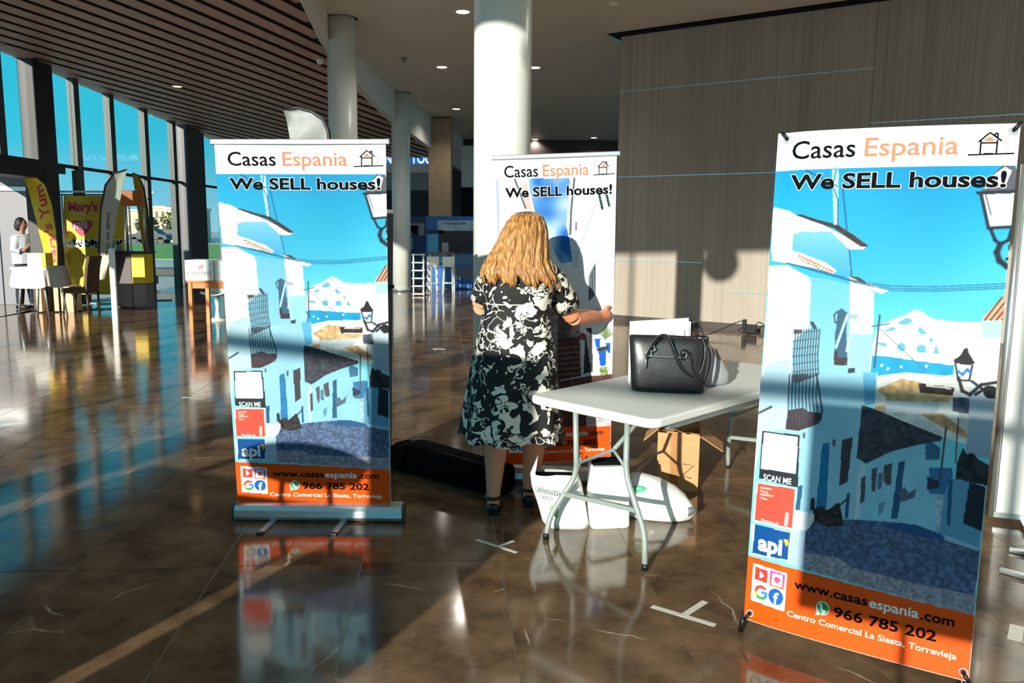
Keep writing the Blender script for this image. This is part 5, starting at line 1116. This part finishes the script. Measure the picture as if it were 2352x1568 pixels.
a_, b_ = at(278, 455, Yk + .15), at(330, 455, Yk + .15); build(MB().box(((a_.x + b_.x) / 2, Yk + .13, a_.z), (b_.x - a_.x, .05, .3)), 'overhead_sign', mat('orange_sign', (206, 110, 30), .5, var=.2), kk, bevel=.01)
build(MB().tube([at(340, 457, Yk + .1), at(347, 457, Yk + .1)], .02, 8), 'spotlight', BLACK, kk)
wp_ = at(256, 570, 13.2); build(MB().box((wp_.x, 13.2, wp_.z / 2), (.09, .05, wp_.z)), 'upright_panel', WHITE, label='narrow white upright panel lit by the sun, left of the kiosk', cat='panel', origin=(wp_.x, 13.2, 0), bevel=.006)
for k in range(4):
    a_ = at(262 + k * 6, 577, Yk); build(MB().box((a_.x, Yk - .05 + k * .03, k0.z + .03 + .06), (.045, .1, .12)), 'leaflet_box', mat(('blue_box', 'white_box', 'teal_box', 'yellow_box')[k], ((60, 120, 170), (220, 224, 226), (90, 170, 180), (220, 190, 60))[k], .5), label=('blue', 'white', 'teal', 'yellow')[k] + ' small box on the kiosk counter', cat='box', origin=(a_.x, Yk, k0.z + .03), bevel=.004)
# person at the lobby
Yp = 15.4
def pp(x, y, dy=0): return at(x, y, Yp + dy)
pf = pp(52, 560); po = thing('person', 'dark-haired person in a pale top and dark trousers holding something, at far left', 'person', (pf.x, Yp, 0))
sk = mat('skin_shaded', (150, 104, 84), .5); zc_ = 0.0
c0 = pf.x
mb = MB(); Z = lambda z: z
mb.tube([(c0, Yp, .9), (c0 - .01, Yp, 1.15), (c0, Yp, 1.38)], [.14, .13, .14], 12); mb.tube([(c0, Yp, 1.4), (c0 + .01, Yp, 1.52)], .05, 10); mb.ball((c0 + .02, Yp, 1.6), (.085, .08, .115)); mb.tube([(c0 + .1, Yp, 1.61), (c0 + .12, Yp, 1.58), (c0 + .1, Yp, 1.57)], .013, 8)
for s_, dy in ((-1, -.16), (1, .16)):
    mb.tube([(c0 - .02, Yp + dy, 1.37), (c0 - .05, Yp + dy * 1.15, 1.1), (c0 + .12, Yp + dy * .9, 1.12), (c0 + .19, Yp + dy * .5, 1.22)], [.058, .05, .042, .03], 10); mb.ball((c0 + .21, Yp + dy * .4, 1.25), (.04, .03, .045))
    for k in range(4): mb.tube([(c0 + .21, Yp + dy * .4, 1.27 - k * .018), (c0 + .25, Yp + dy * .3, 1.28 - k * .018), (c0 + .25, Yp + dy * .1, 1.275 - k * .018)], .009, 6)
    mb.tube([(c0 + .21, Yp + dy * .4, 1.28), (c0 + .225, Yp + dy * .3, 1.31)], .011, 6)
    hx = .08 * s_; mb.tube([(c0, Yp + dy * .5, .9), (c0 + hx * .7, Yp + dy * .5, .48), (c0 + hx, Yp + dy * .5, .08)], [.09, .065, .042], 12); mb.tube([(c0 + hx - .04, Yp + dy * .5, .04), (c0 + hx + .14, Yp + dy * .5, .03)], [.038, .03], 10)
remesh(build(mb, 'body', sk, po), .012, 4)
mb = MB(); mb.tube([(c0, Yp, .86), (c0 - .01, Yp, 1.12), (c0, Yp, 1.36), (c0, Yp, 1.42)], [.2, .19, .2, .12], 16)
for dy in (-.16, .16): mb.tube([(c0 - .01, Yp + dy * .8, 1.38), (c0 - .05, Yp + dy * 1.15, 1.12), (c0 + .06, Yp + dy, 1.1)], [.095, .08, .07], 12)
remesh(build(mb, 'shirt', mat('pale_shirt', (176, 184, 190), .8, var=.06), po), .014, 3)
mb = MB(); mb.tube([(c0, Yp, 1.0), (c0, Yp, .84)], [.16, .165], 14)
for s_, dy in ((-1, -.16), (1, .16)): hx = .08 * s_; mb.tube([(c0, Yp + dy * .45, .92), (c0 + hx * .7, Yp + dy * .5, .48), (c0 + hx, Yp + dy * .5, .1)], [.115, .085, .065], 12)
remesh(build(mb, 'trousers', mat('dark_trousers', (30, 32, 38), .8), po), .014, 3)
mb = MB(); mb.ball((c0 - .015, Yp, 1.625), (.1, .1, .118)); mb.ball((c0 - .05, Yp, 1.57), (.08, .09, .1)); remesh(build(mb, 'hair', mat('dark_hair', (26, 20, 18), .6), po), .014, 2)
for s_, dy in ((-1, -.16), (1, .16)): hx = .08 * s_; mb = MB(); mb.tube([(c0 + hx - .07, Yp + dy * .5, .04), (c0 + hx + .06, Yp + dy * .5, .045), (c0 + hx + .18, Yp + dy * .5, .03)], [.035, .045, .03], 10); build(mb, 'shoe', BLACK, po)
# ------------------------------------------------------------------ orange display table with white cartons
Yo = 12.45; o0 = at(434, 650, Yo); ot = thing('display_table', 'orange wooden display table half hidden by the left banner', 'table', (o0.x, Yo, 0)); OW = mat('orange_wood', (222, 128, 58), .45, var=.12, scale=8, stretch=(1, 1, .2)); zo = at(434, 644, Yo).z; TWO = 1.15
build(MB().box((o0.x + TWO / 2 - .03, Yo + .35, zo - .015), (TWO, .78, .03)), 'tabletop', OW, ot, bevel=.004)
for y in (.0, .7): build(MB().box((o0.x + TWO / 2 - .03, Yo + y, zo - .075), (TWO - .06, .025, .09)), 'apron', OW, ot)
for x in (.02, TWO - .08):
    for y in (.0, .7): build(MB().box((o0.x + x, Yo + y, (zo - .03) / 2), (.06, .06, zo - .03)), 'leg', OW, ot, bevel=.004)
for k, (x0, x1, txt, lab) in enumerate(((424, 492, 'FARMASI', 'white carton lettered FARMASI at the left end of the orange table'), (493, 570, None, 'white carton beside the lettered one on the orange table'))):
    a_, b_ = at(x0, 643, Yo), at(x1, 643, Yo); hz_ = (at(x0, 596, Yo) - a_).z; bo = thing('product_carton', lab, 'box', ((a_.x + b_.x) / 2, Yo + .22, zo)); a_.x = max(a_.x, o0.x - .06)
    build(MB().box(((a_.x + b_.x) / 2, Yo + .22, zo + hz_ / 2), (b_.x - a_.x - .01, .44, hz_)), 'carton_body', PAPER, bo, bevel=.006)
    if txt:
        put_text(txt, 0, 52, 0, 9, lambda x, y: at(432 + x, 632 - y, Yo - .004), mat('grey_logo', (150, 146, 144), .5), bo)
        mb = MB()
        for dx in (0, 5): mb.prism([at(455 + dx, 618, Yo - .004), at(458 + dx, 618, Yo - .004), at(462 + dx, 608, Yo - .004), at(459 + dx, 608, Yo - .004)], [at(455 + dx, 618, Yo - .002), at(458 + dx, 618, Yo - .002), at(462 + dx, 608, Yo - .002), at(459 + dx, 608, Yo - .002)])
        build(mb, 'red_logo', mat('coral_logo', (226, 96, 84), .5), bo)
# moulded white chair under it
sc_ = at(497, 700, Yo + 1.3); wc = thing('shell_chair', 'white moulded chair behind the orange table', 'chair', (sc_.x, Yo + 1.35, 0)); SH = mat('white_shell', (214, 220, 214), .35)
mb = MB(); rg = []
for t_ in np.linspace(0, 1, 9):
    z = .44 + .02 * math.cos(t_ * 6) if t_ < .5 else .42 + (t_ - .5) * .8; y = .22 - t_ * .8 if t_ < .5 else -.18 - (t_ - .5) * .2
    rg.append([Vector((sc_.x + .22 * u, Yo + 1.35 - y, z + .05 * u * u)) for u in np.linspace(-1, 1, 9)])
mb.loft(rg, caps=False, closed=False); o = build(mb, 'shell', SH, wc, sub=1); o.modifiers.new('thick', 'SOLIDIFY').thickness = .02
build(MB().lathe([(.2, 0), (.2, .015), (.05, .05), (.03, .2), (.05, .42)], (sc_.x, Yo + 1.35, 0), 24), 'pedestal', SH, wc)
# ------------------------------------------------------------------ grey back of a tall panel behind the left banner
a_, b_ = at(850, 482, 5.6), at(903, 482, 5.6); gpn = thing('banner_back', 'grey back of a tall banner peeping out right of the left roller banner', 'banner', ((a_.x + b_.x) / 2, 5.6, 0)); GRB = mat('taupe_fabric', (92, 84, 80), .7, var=.06)
P = [Vector((a_.x, 5.6, .06)), Vector((b_.x - .03, 5.6, .06)), Vector((b_.x, 5.6, b_.z)), Vector((a_.x, 5.6, b_.z + .015))]; build(MB().prism(P, [v + Vector((0, .006, 0)) for v in P]), 'fabric_back', GRB, gpn)
build(MB().box(((a_.x + b_.x) / 2, 5.6, .03), (b_.x - a_.x + .04, .12, .06)), 'base', ALUD, gpn, bevel=.01); q = at(892, 660, 5.58); build(MB().tube([q, q + Vector((.04, -.01, .01))], .012, 8), 'clip', BLACK, gpn)

# ------------------------------------------------------------------ far hall: sign, blue stands, rack, stools
NAVY = mat('navy_print', (18, 52, 96), .5, var=.3, scale=3); BLU = mat('blue_print', (20, 96, 170), .45, var=.25, scale=1.5)
Ys = 28.0; s0, s1 = at(884, 363, Ys), at(992, 361, Ys)
sg = thing('fascia_sign', 'blue hanging sign with white capitals over the far white kiosk', 'sign', ((s0.x + s1.x) / 2, Ys, s0.z - .45)); z0, z1 = at(940, 377, Ys).z, at(940, 349, Ys).z
build(MB().box(((s0.x + s1.x) / 2, Ys, (z0 + z1) / 2), (s1.x - s0.x, .1, z1 - z0)), 'sign_board', glow('emissive_sign_blue', (0, 108, 196), .8), sg)  # board and letters given emission to look lit
put_text('MUNDO TOUR', 0, 1, 0, 1, lambda x, y: at(850 + x * 158, 374.5 - y * 21, Ys - .06), glow('emissive_letters', (245, 250, 250), .9), sg, bold=.03)
for x in (957, 978): a_ = at(x, 346, Ys); build(MB().tube([a_ + Vector((0, 0, -.02)), Vector((a_.x, Ys, 5.2))], .02, 6), 'hanger', ALU, sg)
for x in (957, 978):
    a_ = at(x, 346, Ys); h_ = build(MB().tube([a_ + Vector((0, -.25, .0)), a_ + Vector((0, -.25, .16))], .1, 12), 'spotlight', WHITE, sg)
    ld = bpy.data.lights.new('sign_spot', 'SPOT'); ld.energy = 14; ld.spot_size = 2.2; ld.shadow_soft_size = .08; ld.color = (1, .95, .88); lo = bpy.data.objects.new('sign_spot', ld); COL.objects.link(lo); lo.parent = sg
    lo.location = INV[sg] @ (a_ + Vector((0, -.55, -.05))); lo.rotation_euler = (math.radians(25), 0, 0)
wk = thing('white_kiosk', 'white curved kiosk front beneath the blue sign', 'kiosk', ((s0.x + s1.x) / 2, Ys, 0)); za, zb_ = at(940, 377, Ys).z, at(940, 397, Ys).z
build(MB().box(((s0.x + s1.x) / 2, Ys, (za + zb_) / 2), (s1.x - s0.x, .3, za - zb_)), 'bulkhead', WHITE, wk, bevel=.03); zc2 = at(940, 436, Ys).z
build(MB().box(((s0.x + s1.x) / 2, Ys + .3, (zc2 + zb_) / 2), (s1.x - s0.x, .2, zb_ - zc2)), 'upper_wall', mat('pale_grey_wall', (150, 158, 160), .6), wk); build(MB().box(((s0.x + s1.x) / 2, Ys + .45, zc2 / 2), (s1.x - s0.x + .1, .2, zc2)), 'lower_wall', mat('dark_slate', (52, 54, 66), .6), wk)
put_text('turismo', 0, 1, 0, 1, lambda x, y: at(956 + x * 24, 418 - y * 5, Ys + .19), ALUD, wk)
gw = thing('partition', 'grey and white partition right of the stone pier', 'partition', (at(1074, 500, 29).x, 29, 0)); a_, b_ = at(1060, 430, 29), at(1092, 335, 29)
build(MB().box(((a_.x + b_.x) / 2, 29, (a_.z + b_.z) / 2), (b_.x - a_.x, .1, b_.z - a_.z)), 'upper_panel', WHITE, gw); build(MB().box(((a_.x + b_.x) / 2, 29, a_.z / 2), (b_.x - a_.x, .12, a_.z)), 'lower_panel', BLACKB, gw)
Yd = 21.6
for (x0, x1, yt, m_, lab, nm) in ((936, 976, 497, NAVY, 'narrow dark blue exhibition panel left of the wide one', 0), (977, 1090, 496, BLU, 'wide blue sky-printed exhibition backdrop far back', 1)):
    a_, b_ = at(x0, yt, Yd), at(x1, yt, Yd); d_ = thing('exhibition_backdrop', lab, 'backdrop', ((a_.x + b_.x) / 2, Yd, 0), group='far exhibition panels')
    build(MB().box(((a_.x + b_.x) / 2, Yd, a_.z / 2 + .01), (b_.x - a_.x - .01, .06, a_.z - .02)), 'panel', m_, d_)
    if nm:
        for (u0, u1, v0, v1, mm) in ((1006, 1088, 506, 530, mat('cloud_print', (150, 176, 200), .5, var=.25, scale=3)), (1008, 1088, 530, 582, mat('dark_landscape_print', (34, 34, 44), .5, var=.5, scale=4)), (978, 1020, 528, 536, mat('dark_island_print', (14, 40, 60), .5)), (1046, 1088, 586, 606, mat('pale_sea_print', (70, 116, 150), .5, var=.3)), (1046, 1088, 612, 640, mat('beach_print', (80, 96, 120), .5, var=.4))):
            q = [at(u0, v0, Yd - .035), at(u1, v0, Yd - .035), at(u1, v1, Yd - .035), at(u0, v1, Yd - .035)]; build(MB().prism(q, [v + Vector((0, .004, 0)) for v in q]), 'printed_area', mm, d_)
        put_text('TOUR LIVE HOME', 0, 1, 0, 1, lambda x, y: at(1020 + x * 50, 515 - y * 4, Yd - .04), mat('dark_navy_ink', (24, 44, 84), .5), d_, bold=.03)
        q = at(1011, 516, Yd - .04); build(MB().tube([q + Vector((math.cos(a) * .08, 0, math.sin(a) * .08)) for a in np.linspace(0, 6.28, 21)[:-1]], .008, 6, closed=True), 'round_logo', mat('pale_blue_ink', (150, 190, 220), .5), d_)
    else:
        for (u0, u1, v0, v1, mm) in ((938, 975, 512, 540, mat('grey_print_area', (112, 122, 136), .5, var=.3)), (939, 961, 518, 540, BLU), (949, 975, 545, 562, NAVY), (938, 948, 545, 572, mat('grey_print_area', (112, 122, 136), .5)), (938, 974, 596, 650, mat('teal_print_area', (20, 84, 110), .5, var=.3))):
            q = [at(u0, v0, Yd - .035), at(u1, v0, Yd - .035), at(u1, v1, Yd - .035), at(u0, v1, Yd - .035)]; build(MB().prism(q, [v + Vector((0, .004, 0)) for v in q]), 'printed_area', mm, d_)
        put_text('HAPPY HOLIDAY', 0, 1, 0, 1, lambda x, y: at(942 + x * 30, 505 - y * 5, Yd - .04), BLU, d_) if False else None
# white ladder rack
Yr = 19.3; a_, b_ = at(950, 583, Yr), at(973, 583, Yr); rk = thing('display_rack', 'white wire ladder rack standing left of the far counter', 'rack', ((a_.x + b_.x) / 2, Yr, 0)); zr = a_.z
for x in (a_.x, b_.x):
    for dy in (0, .3): build(MB().tube([(x + (.0 if dy == 0 else -.05), Yr + dy, 0), (x + (.0 if dy == 0 else -.05), Yr + dy, zr)], .014, 6), 'upright', WHITE, rk)
for k in range(6): z = .04 + k * (zr - .06) / 5; build(MB().box(((a_.x + b_.x) / 2 - .02, Yr + .15, z), (b_.x - a_.x + .06, .32, .022)), 'shelf', WHITE, rk)
# far counter with stools
Yq = 20.2; a_, b_ = at(983, 580, Yq), at(1043, 580, Yq); fc_ = thing('far_counter', 'white high table in front of the blue backdrop', 'table', ((a_.x + b_.x) / 2, Yq, 0)); zq = a_.z
build(MB().box(((a_.x + b_.x) / 2, Yq + .2, zq - .02), (b_.x - a_.x, .55, .04)), 'tabletop', mat('brown_top', (120, 84, 66), .5), fc_)
for x in (a_.x + .03, b_.x - .03):
    for dy in (0, .42): build(MB().box((x, Yq + dy, zq / 2 - .02), (.04, .04, zq - .04)), 'leg', WHITE, fc_)
build(MB().box((a_.x + (b_.x - a_.x) * .45, Yq - .01, zq - .14), ((b_.x - a_.x) * .52, .02, .2)), 'teal_sign', mat('teal_sign', (96, 186, 196), .5, var=.2), fc_)
for k, x in enumerate((993, 1029)):
    c_ = at(x, 612, Yq - .35); st = thing('bar_stool', ('white bar stool at the left of the far high table', 'white bar stool at the right of the far high table')[k], 'stool', (c_.x, Yq - .35, 0), group='far bar stools')
    build(MB().box((c_.x, Yq - .35, .7), (.27, .3, .04)), 'seat', WHITE, st, bevel=.01); build(MB().box((c_.x, Yq - .21, .82), (.3, .02, .2)), 'backrest', WHITE, st, bevel=.008)
    for dx in (-.11, .11):
        for dy in (-.13, .13): build(MB().tube([(c_.x + dx * .9, Yq - .35 + dy * .9, .68), (c_.x + dx * 1.1, Yq - .35 + dy * 1.1, 0)], .014, 6), 'leg', WHITE, st)
    for dy in (-.14, .14): build(MB().tube([(c_.x - .14, Yq - .35 + dy, .28), (c_.x + .14, Yq - .35 + dy, .28)], .01, 6), 'foot_rail', WHITE, st)
for (x0, x1, yt, m_, lab) in ((983, 1006, 539, mat('teal_gradient_print', (60, 150, 184), .5, var=.3, scale=4), 'small teal counter sign on the far high table'), (1015, 1030, 557, mat('grey_box', (140, 140, 146), .6), 'grey box on the far high table')):
    p0, p1 = at(x0, yt, Yq + .2), at(x1, yt, Yq + .2); build(MB().box(((p0.x + p1.x) / 2, Yq + .2, (zq + p0.z) / 2), (p1.x - p0.x, .12, p0.z - zq)), 'counter_display', m_, label=lab, cat='display', origin=((p0.x + p1.x) / 2, Yq + .2, zq), bevel=.01)

# ------------------------------------------------------------------ outdoors
build(MB().slab([(-260, -80), (120, -80), (120, 260), (-260, 260)], -.4, -.15), 'ground', mat('pale_paving', (186, 180, 172), .9, var=.15, scale=2), kind='structure', label='grey paving outside the glass front')
GR = mat('lawn_green', (112, 158, 70), .9, var=.2, scale=3)
build(MB().slab([(-75, 44), (-14, 42), (-14, 76), (-75, 78)], -.15, -.08), 'lawn', GR, kind='stuff', label='strip of green lawn beyond the glass', cat='lawn')
BEI = mat('beige_masonry', (226, 188, 160), .85, var=.12, scale=.6); WIN = mat('dark_window', (70, 64, 66), .3)
for k, (x0, x1, Yh, yt, lab) in enumerate(((338, 380, 96, 477, 'pale beige building outside, left of the second mullion'), (380, 436, 90, 480, 'pale beige building outside with small trees before it'), (250, 336, 104, 484, 'beige building outside behind the kiosk'))):
    a_, b_ = at(x0, yt, Yh), at(x1, yt, Yh); bl = thing('building', lab, 'building', ((a_.x + b_.x) / 2, Yh, -.15), group='buildings across the road')
    build(MB().box(((a_.x + b_.x) / 2, Yh + 3, a_.z / 2 - .1), (b_.x - a_.x, 6, a_.z + .1)), 'walls', BEI, bl)
    n_ = 3
    for i in range(n_):
        for z in (1.2, 2.9):
            if z < a_.z - .6: build(MB().box((a_.x + (b_.x - a_.x) * (i + .5) / n_, Yh - .02, z), ((b_.x - a_.x) / n_ * .3, .1, .8)), 'window', WIN, bl)
    build(MB().box(((a_.x + b_.x) / 2, Yh + 3, a_.z + .1), (b_.x - a_.x + .3, 6.3, .25)), 'parapet', mat('pale_parapet', (236, 214, 196), .8), bl)
rs = random.Random(9)
def tree(x, y, Yq_, r, h, lab):
    b_ = at(x, y, Yq_); t = thing('tree', lab, 'tree', (b_.x, Yq_, -.1), group='trees outside')
    build(MB().tube([(b_.x, Yq_, -.1), (b_.x + .1, Yq_, h * .5), (b_.x, Yq_, h * .8)], [.12, .09, .05], 8), 'trunk', mat('bark', (92, 74, 60), .9), t)
    mb = MB()
    for k in range(420):
        a, e_ = rs.random() * 6.283, math.acos(rs.uniform(-1, 1)); rr = r * rs.random() ** .4; c_ = Vector((b_.x + rr * math.cos(a) * math.sin(e_), Yq_ + rr * math.sin(a) * math.sin(e_), h * .8 + rr * .75 * math.cos(e_))); u = Vector((rs.uniform(-1, 1), rs.uniform(-1, 1), rs.uniform(-1, 1))).normalized() * .22; v_ = basis(u)[0] * .16
        mb.add([c_ - u, c_ + v_, c_ + u, c_ - v_], [(0, 1, 2, 3)])
    build(mb, 'foliage', mat('olive_leaves', (96, 112, 66), .8, var=.3), t, kind='stuff')
tree(408, 560, 88, 1.7, 2.6, 'round green tree outside beyond the lawn'); tree(338, 560, 88, 1.3, 2.2, 'small tree outside beside the parked cars')
def car(x, Yq_, m_, lab):
    b_ = at(x, 540, Yq_); t = thing('car', lab, 'car', (b_.x, Yq_, -.12), group='cars parked outside'); x0 = b_.x
    prof = [(-2.1, .35), (-2.1, .75), (-1.9, .88), (-1.2, .95), (-.7, 1.42), (.7, 1.45), (1.3, .98), (1.95, .85), (2.1, .65), (2.1, .35)]
    P = [Vector((x0 + a * .95, Yq_ - .8, z - .12)) for a, z in prof]; build(MB().prism(P, [v + Vector((0, 1.6, 0)) for v in P]), 'car_body', m_, t, bevel=.06)
    P = [Vector((x0 + a, Yq_ - .82, z - .12)) for a, z in ((-1.05, .96), (-.62, 1.36), (.62, 1.38), (1.12, .98))]; build(MB().prism(P, [v + Vector((0, 1.64, 0)) for v in P]), 'side_window', WIN, t)
    for a in (-1.3, 1.3):
        for dy in (-.8, .7): build(MB().tube([(x0 + a, Yq_ + dy, .2), (x0 + a, Yq_ + dy + .18, .2)], .32, 16), 'wheel', BLACK, t)
car(346, 81, mat('dark_teal_car', (30, 44, 56), .3), 'dark parked car outside, left of the second mullion'); car(394, 85, mat('black_car', (24, 24, 30), .3), 'black parked car outside, before the beige building')
lp_ = at(341, 470, 40); lpost = thing('lamp_post', 'thin white lamp post outside', 'lamp', (lp_.x, 40, -.15)); build(MB().tube([(lp_.x, 40, -.15), (lp_.x, 40, at(341, 435, 40).z)], .07, 8), 'post', WHITE, lpost); build(MB().bar(at(334, 445, 40), at(354, 441, 40), .12, .08), 'lamp_arm', WHITE, lpost)
bn = fl(385, 652); bench = thing('planter_bench', 'black bench-like planter against the glass front', 'planter', (bn.x, bn.y, 0)); a_, b_ = at(341, 625, bn.y), at(432, 625, bn.y)
build(MB().box(((a_.x + b_.x) / 2, bn.y, .34), (b_.x - a_.x, .4, .22)), 'bench_body', BLACK, bench, bevel=.02)
for x in (a_.x + .15, b_.x - .15): build(MB().box((x, bn.y, .12), (.08, .36, .24)), 'leg', BLACK, bench)

# ------------------------------------------------------------------ unseen shadow casters behind and beside the viewer, in the sun's way
def shadow_roller(c_, az, wd_, hgt, label):
    t = thing('roller_banner', label, 'banner', (c_.x, c_.y, 0), az, group='added shadow casters near the viewer')
    build(MB().box((0, 0, hgt / 2 + .06), (wd_, .006, hgt - .06)), 'sheet', VINYL, t, local=True); build(MB().box((0, 0, hgt + .04), (wd_ + .04, .02, .028)), 'top_rail', ALU, t, local=True, bevel=.004); build(MB().box((0, 0, .05), (wd_ + .06, .1, .09)), 'roller_base', ALU, t, local=True, bevel=.01)
    for x in (-.25, .25): build(MB().box((x, 0, .008), (.035, .34, .014)), 'foot', ALU, t, local=True)
ps = sq(-.45, .16); pst = thing('shadow_board_stand', 'unseen white board on a post, added to cast the shadow of the viewer', 'sign', (ps.x, ps.y, 0), -SUN_AZ)  # board added to cast the shadow of the viewer
build(MB().box((0, 0, 1.5), (.74, .02, .8)), 'shadow_board', VINYL, pst, local=True, bevel=.004); build(MB().tube([(0, .02, .02), (0, .02, 1.5)], .016, 10), 'post', ALU, pst, local=True); build(MB().lathe([(.2, 0), (.2, .015), (.03, .03), (.02, .05)], (0, .02, 0), 24), 'base', ALU, pst, local=True)
shadow_roller(sq(-.45, -2.07), -SUN_AZ, .84, 2.0, 'unseen plain banner added behind the viewer as a shadow caster')  # added banner shades the lower dress and the floor
cn = sq(.0, -3.45); ctr = thing('shade_counter', 'unseen white counter added beside the viewer to shade the floor', 'counter', (cn.x, cn.y, 0), -SUN_AZ)  # added counter keeps the near floor in shade
build(MB().box((0, 0, .44), (1.75, .45, .88)), 'counter_body', WHITE, ctr, local=True, bevel=.01); build(MB().box((0, 0, .9), (1.85, .55, .04)), 'counter_top', OW, ctr, local=True, bevel=.008)
sc2 = sq(1.05, -2.8); stl = thing('bar_chair', 'round-backed bar chair left of the viewer', 'chair', (sc2.x, sc2.y, 0), -SUN_AZ)
build(MB().lathe([(.002, .87), (.26, .87), (.28, .9), (.26, .93), (.002, .94)], n=32), 'seat', UPH, stl, local=True)
mb = MB(); rg = []
for a in np.linspace(-2.6, -.5, 17):
    top_ = 1.14 - .12 * abs((a + 1.55) / 1.05) ** 2; rg.append([Vector((r_ * math.cos(a), r_ * math.sin(a), z)) for r_, z in ((.28, .89), (.31, .89), (.37, top_), (.34, top_))])
build(mb.loft(rg, smooth=False), 'backrest', UPH, stl, local=True)
for a in (.8, 2.35, 3.9, 5.5): build(MB().tube([(.16 * math.cos(a), .16 * math.sin(a), .88), (.24 * math.cos(a), .24 * math.sin(a), 0)], .016, 8), 'leg', DARKM, stl, local=True)
build(MB().tube([(.2 * math.cos(a), .2 * math.sin(a), .3) for a in np.linspace(0, 2 * math.pi, 25)[:-1]], .009, 6, closed=True), 'foot_ring', DARKM, stl, local=True)
hs = sq(.9, -2.42, 4.36); hsn = thing('shadow_disc', 'unseen disc added above and left of the viewer to cast a round shadow', 'sign', hs, -SUN_AZ)  # added disc throws the round shadow on the striped wall
build(MB().tube([(0, -.01, 0), (0, .01, 0)], .31, 32), 'disc', WHITE, hsn, local=True); build(MB().tube([(0, 0, .3), (0, 0, ZC - 4.36)], .006, 6), 'rod', ALU, hsn, local=True)
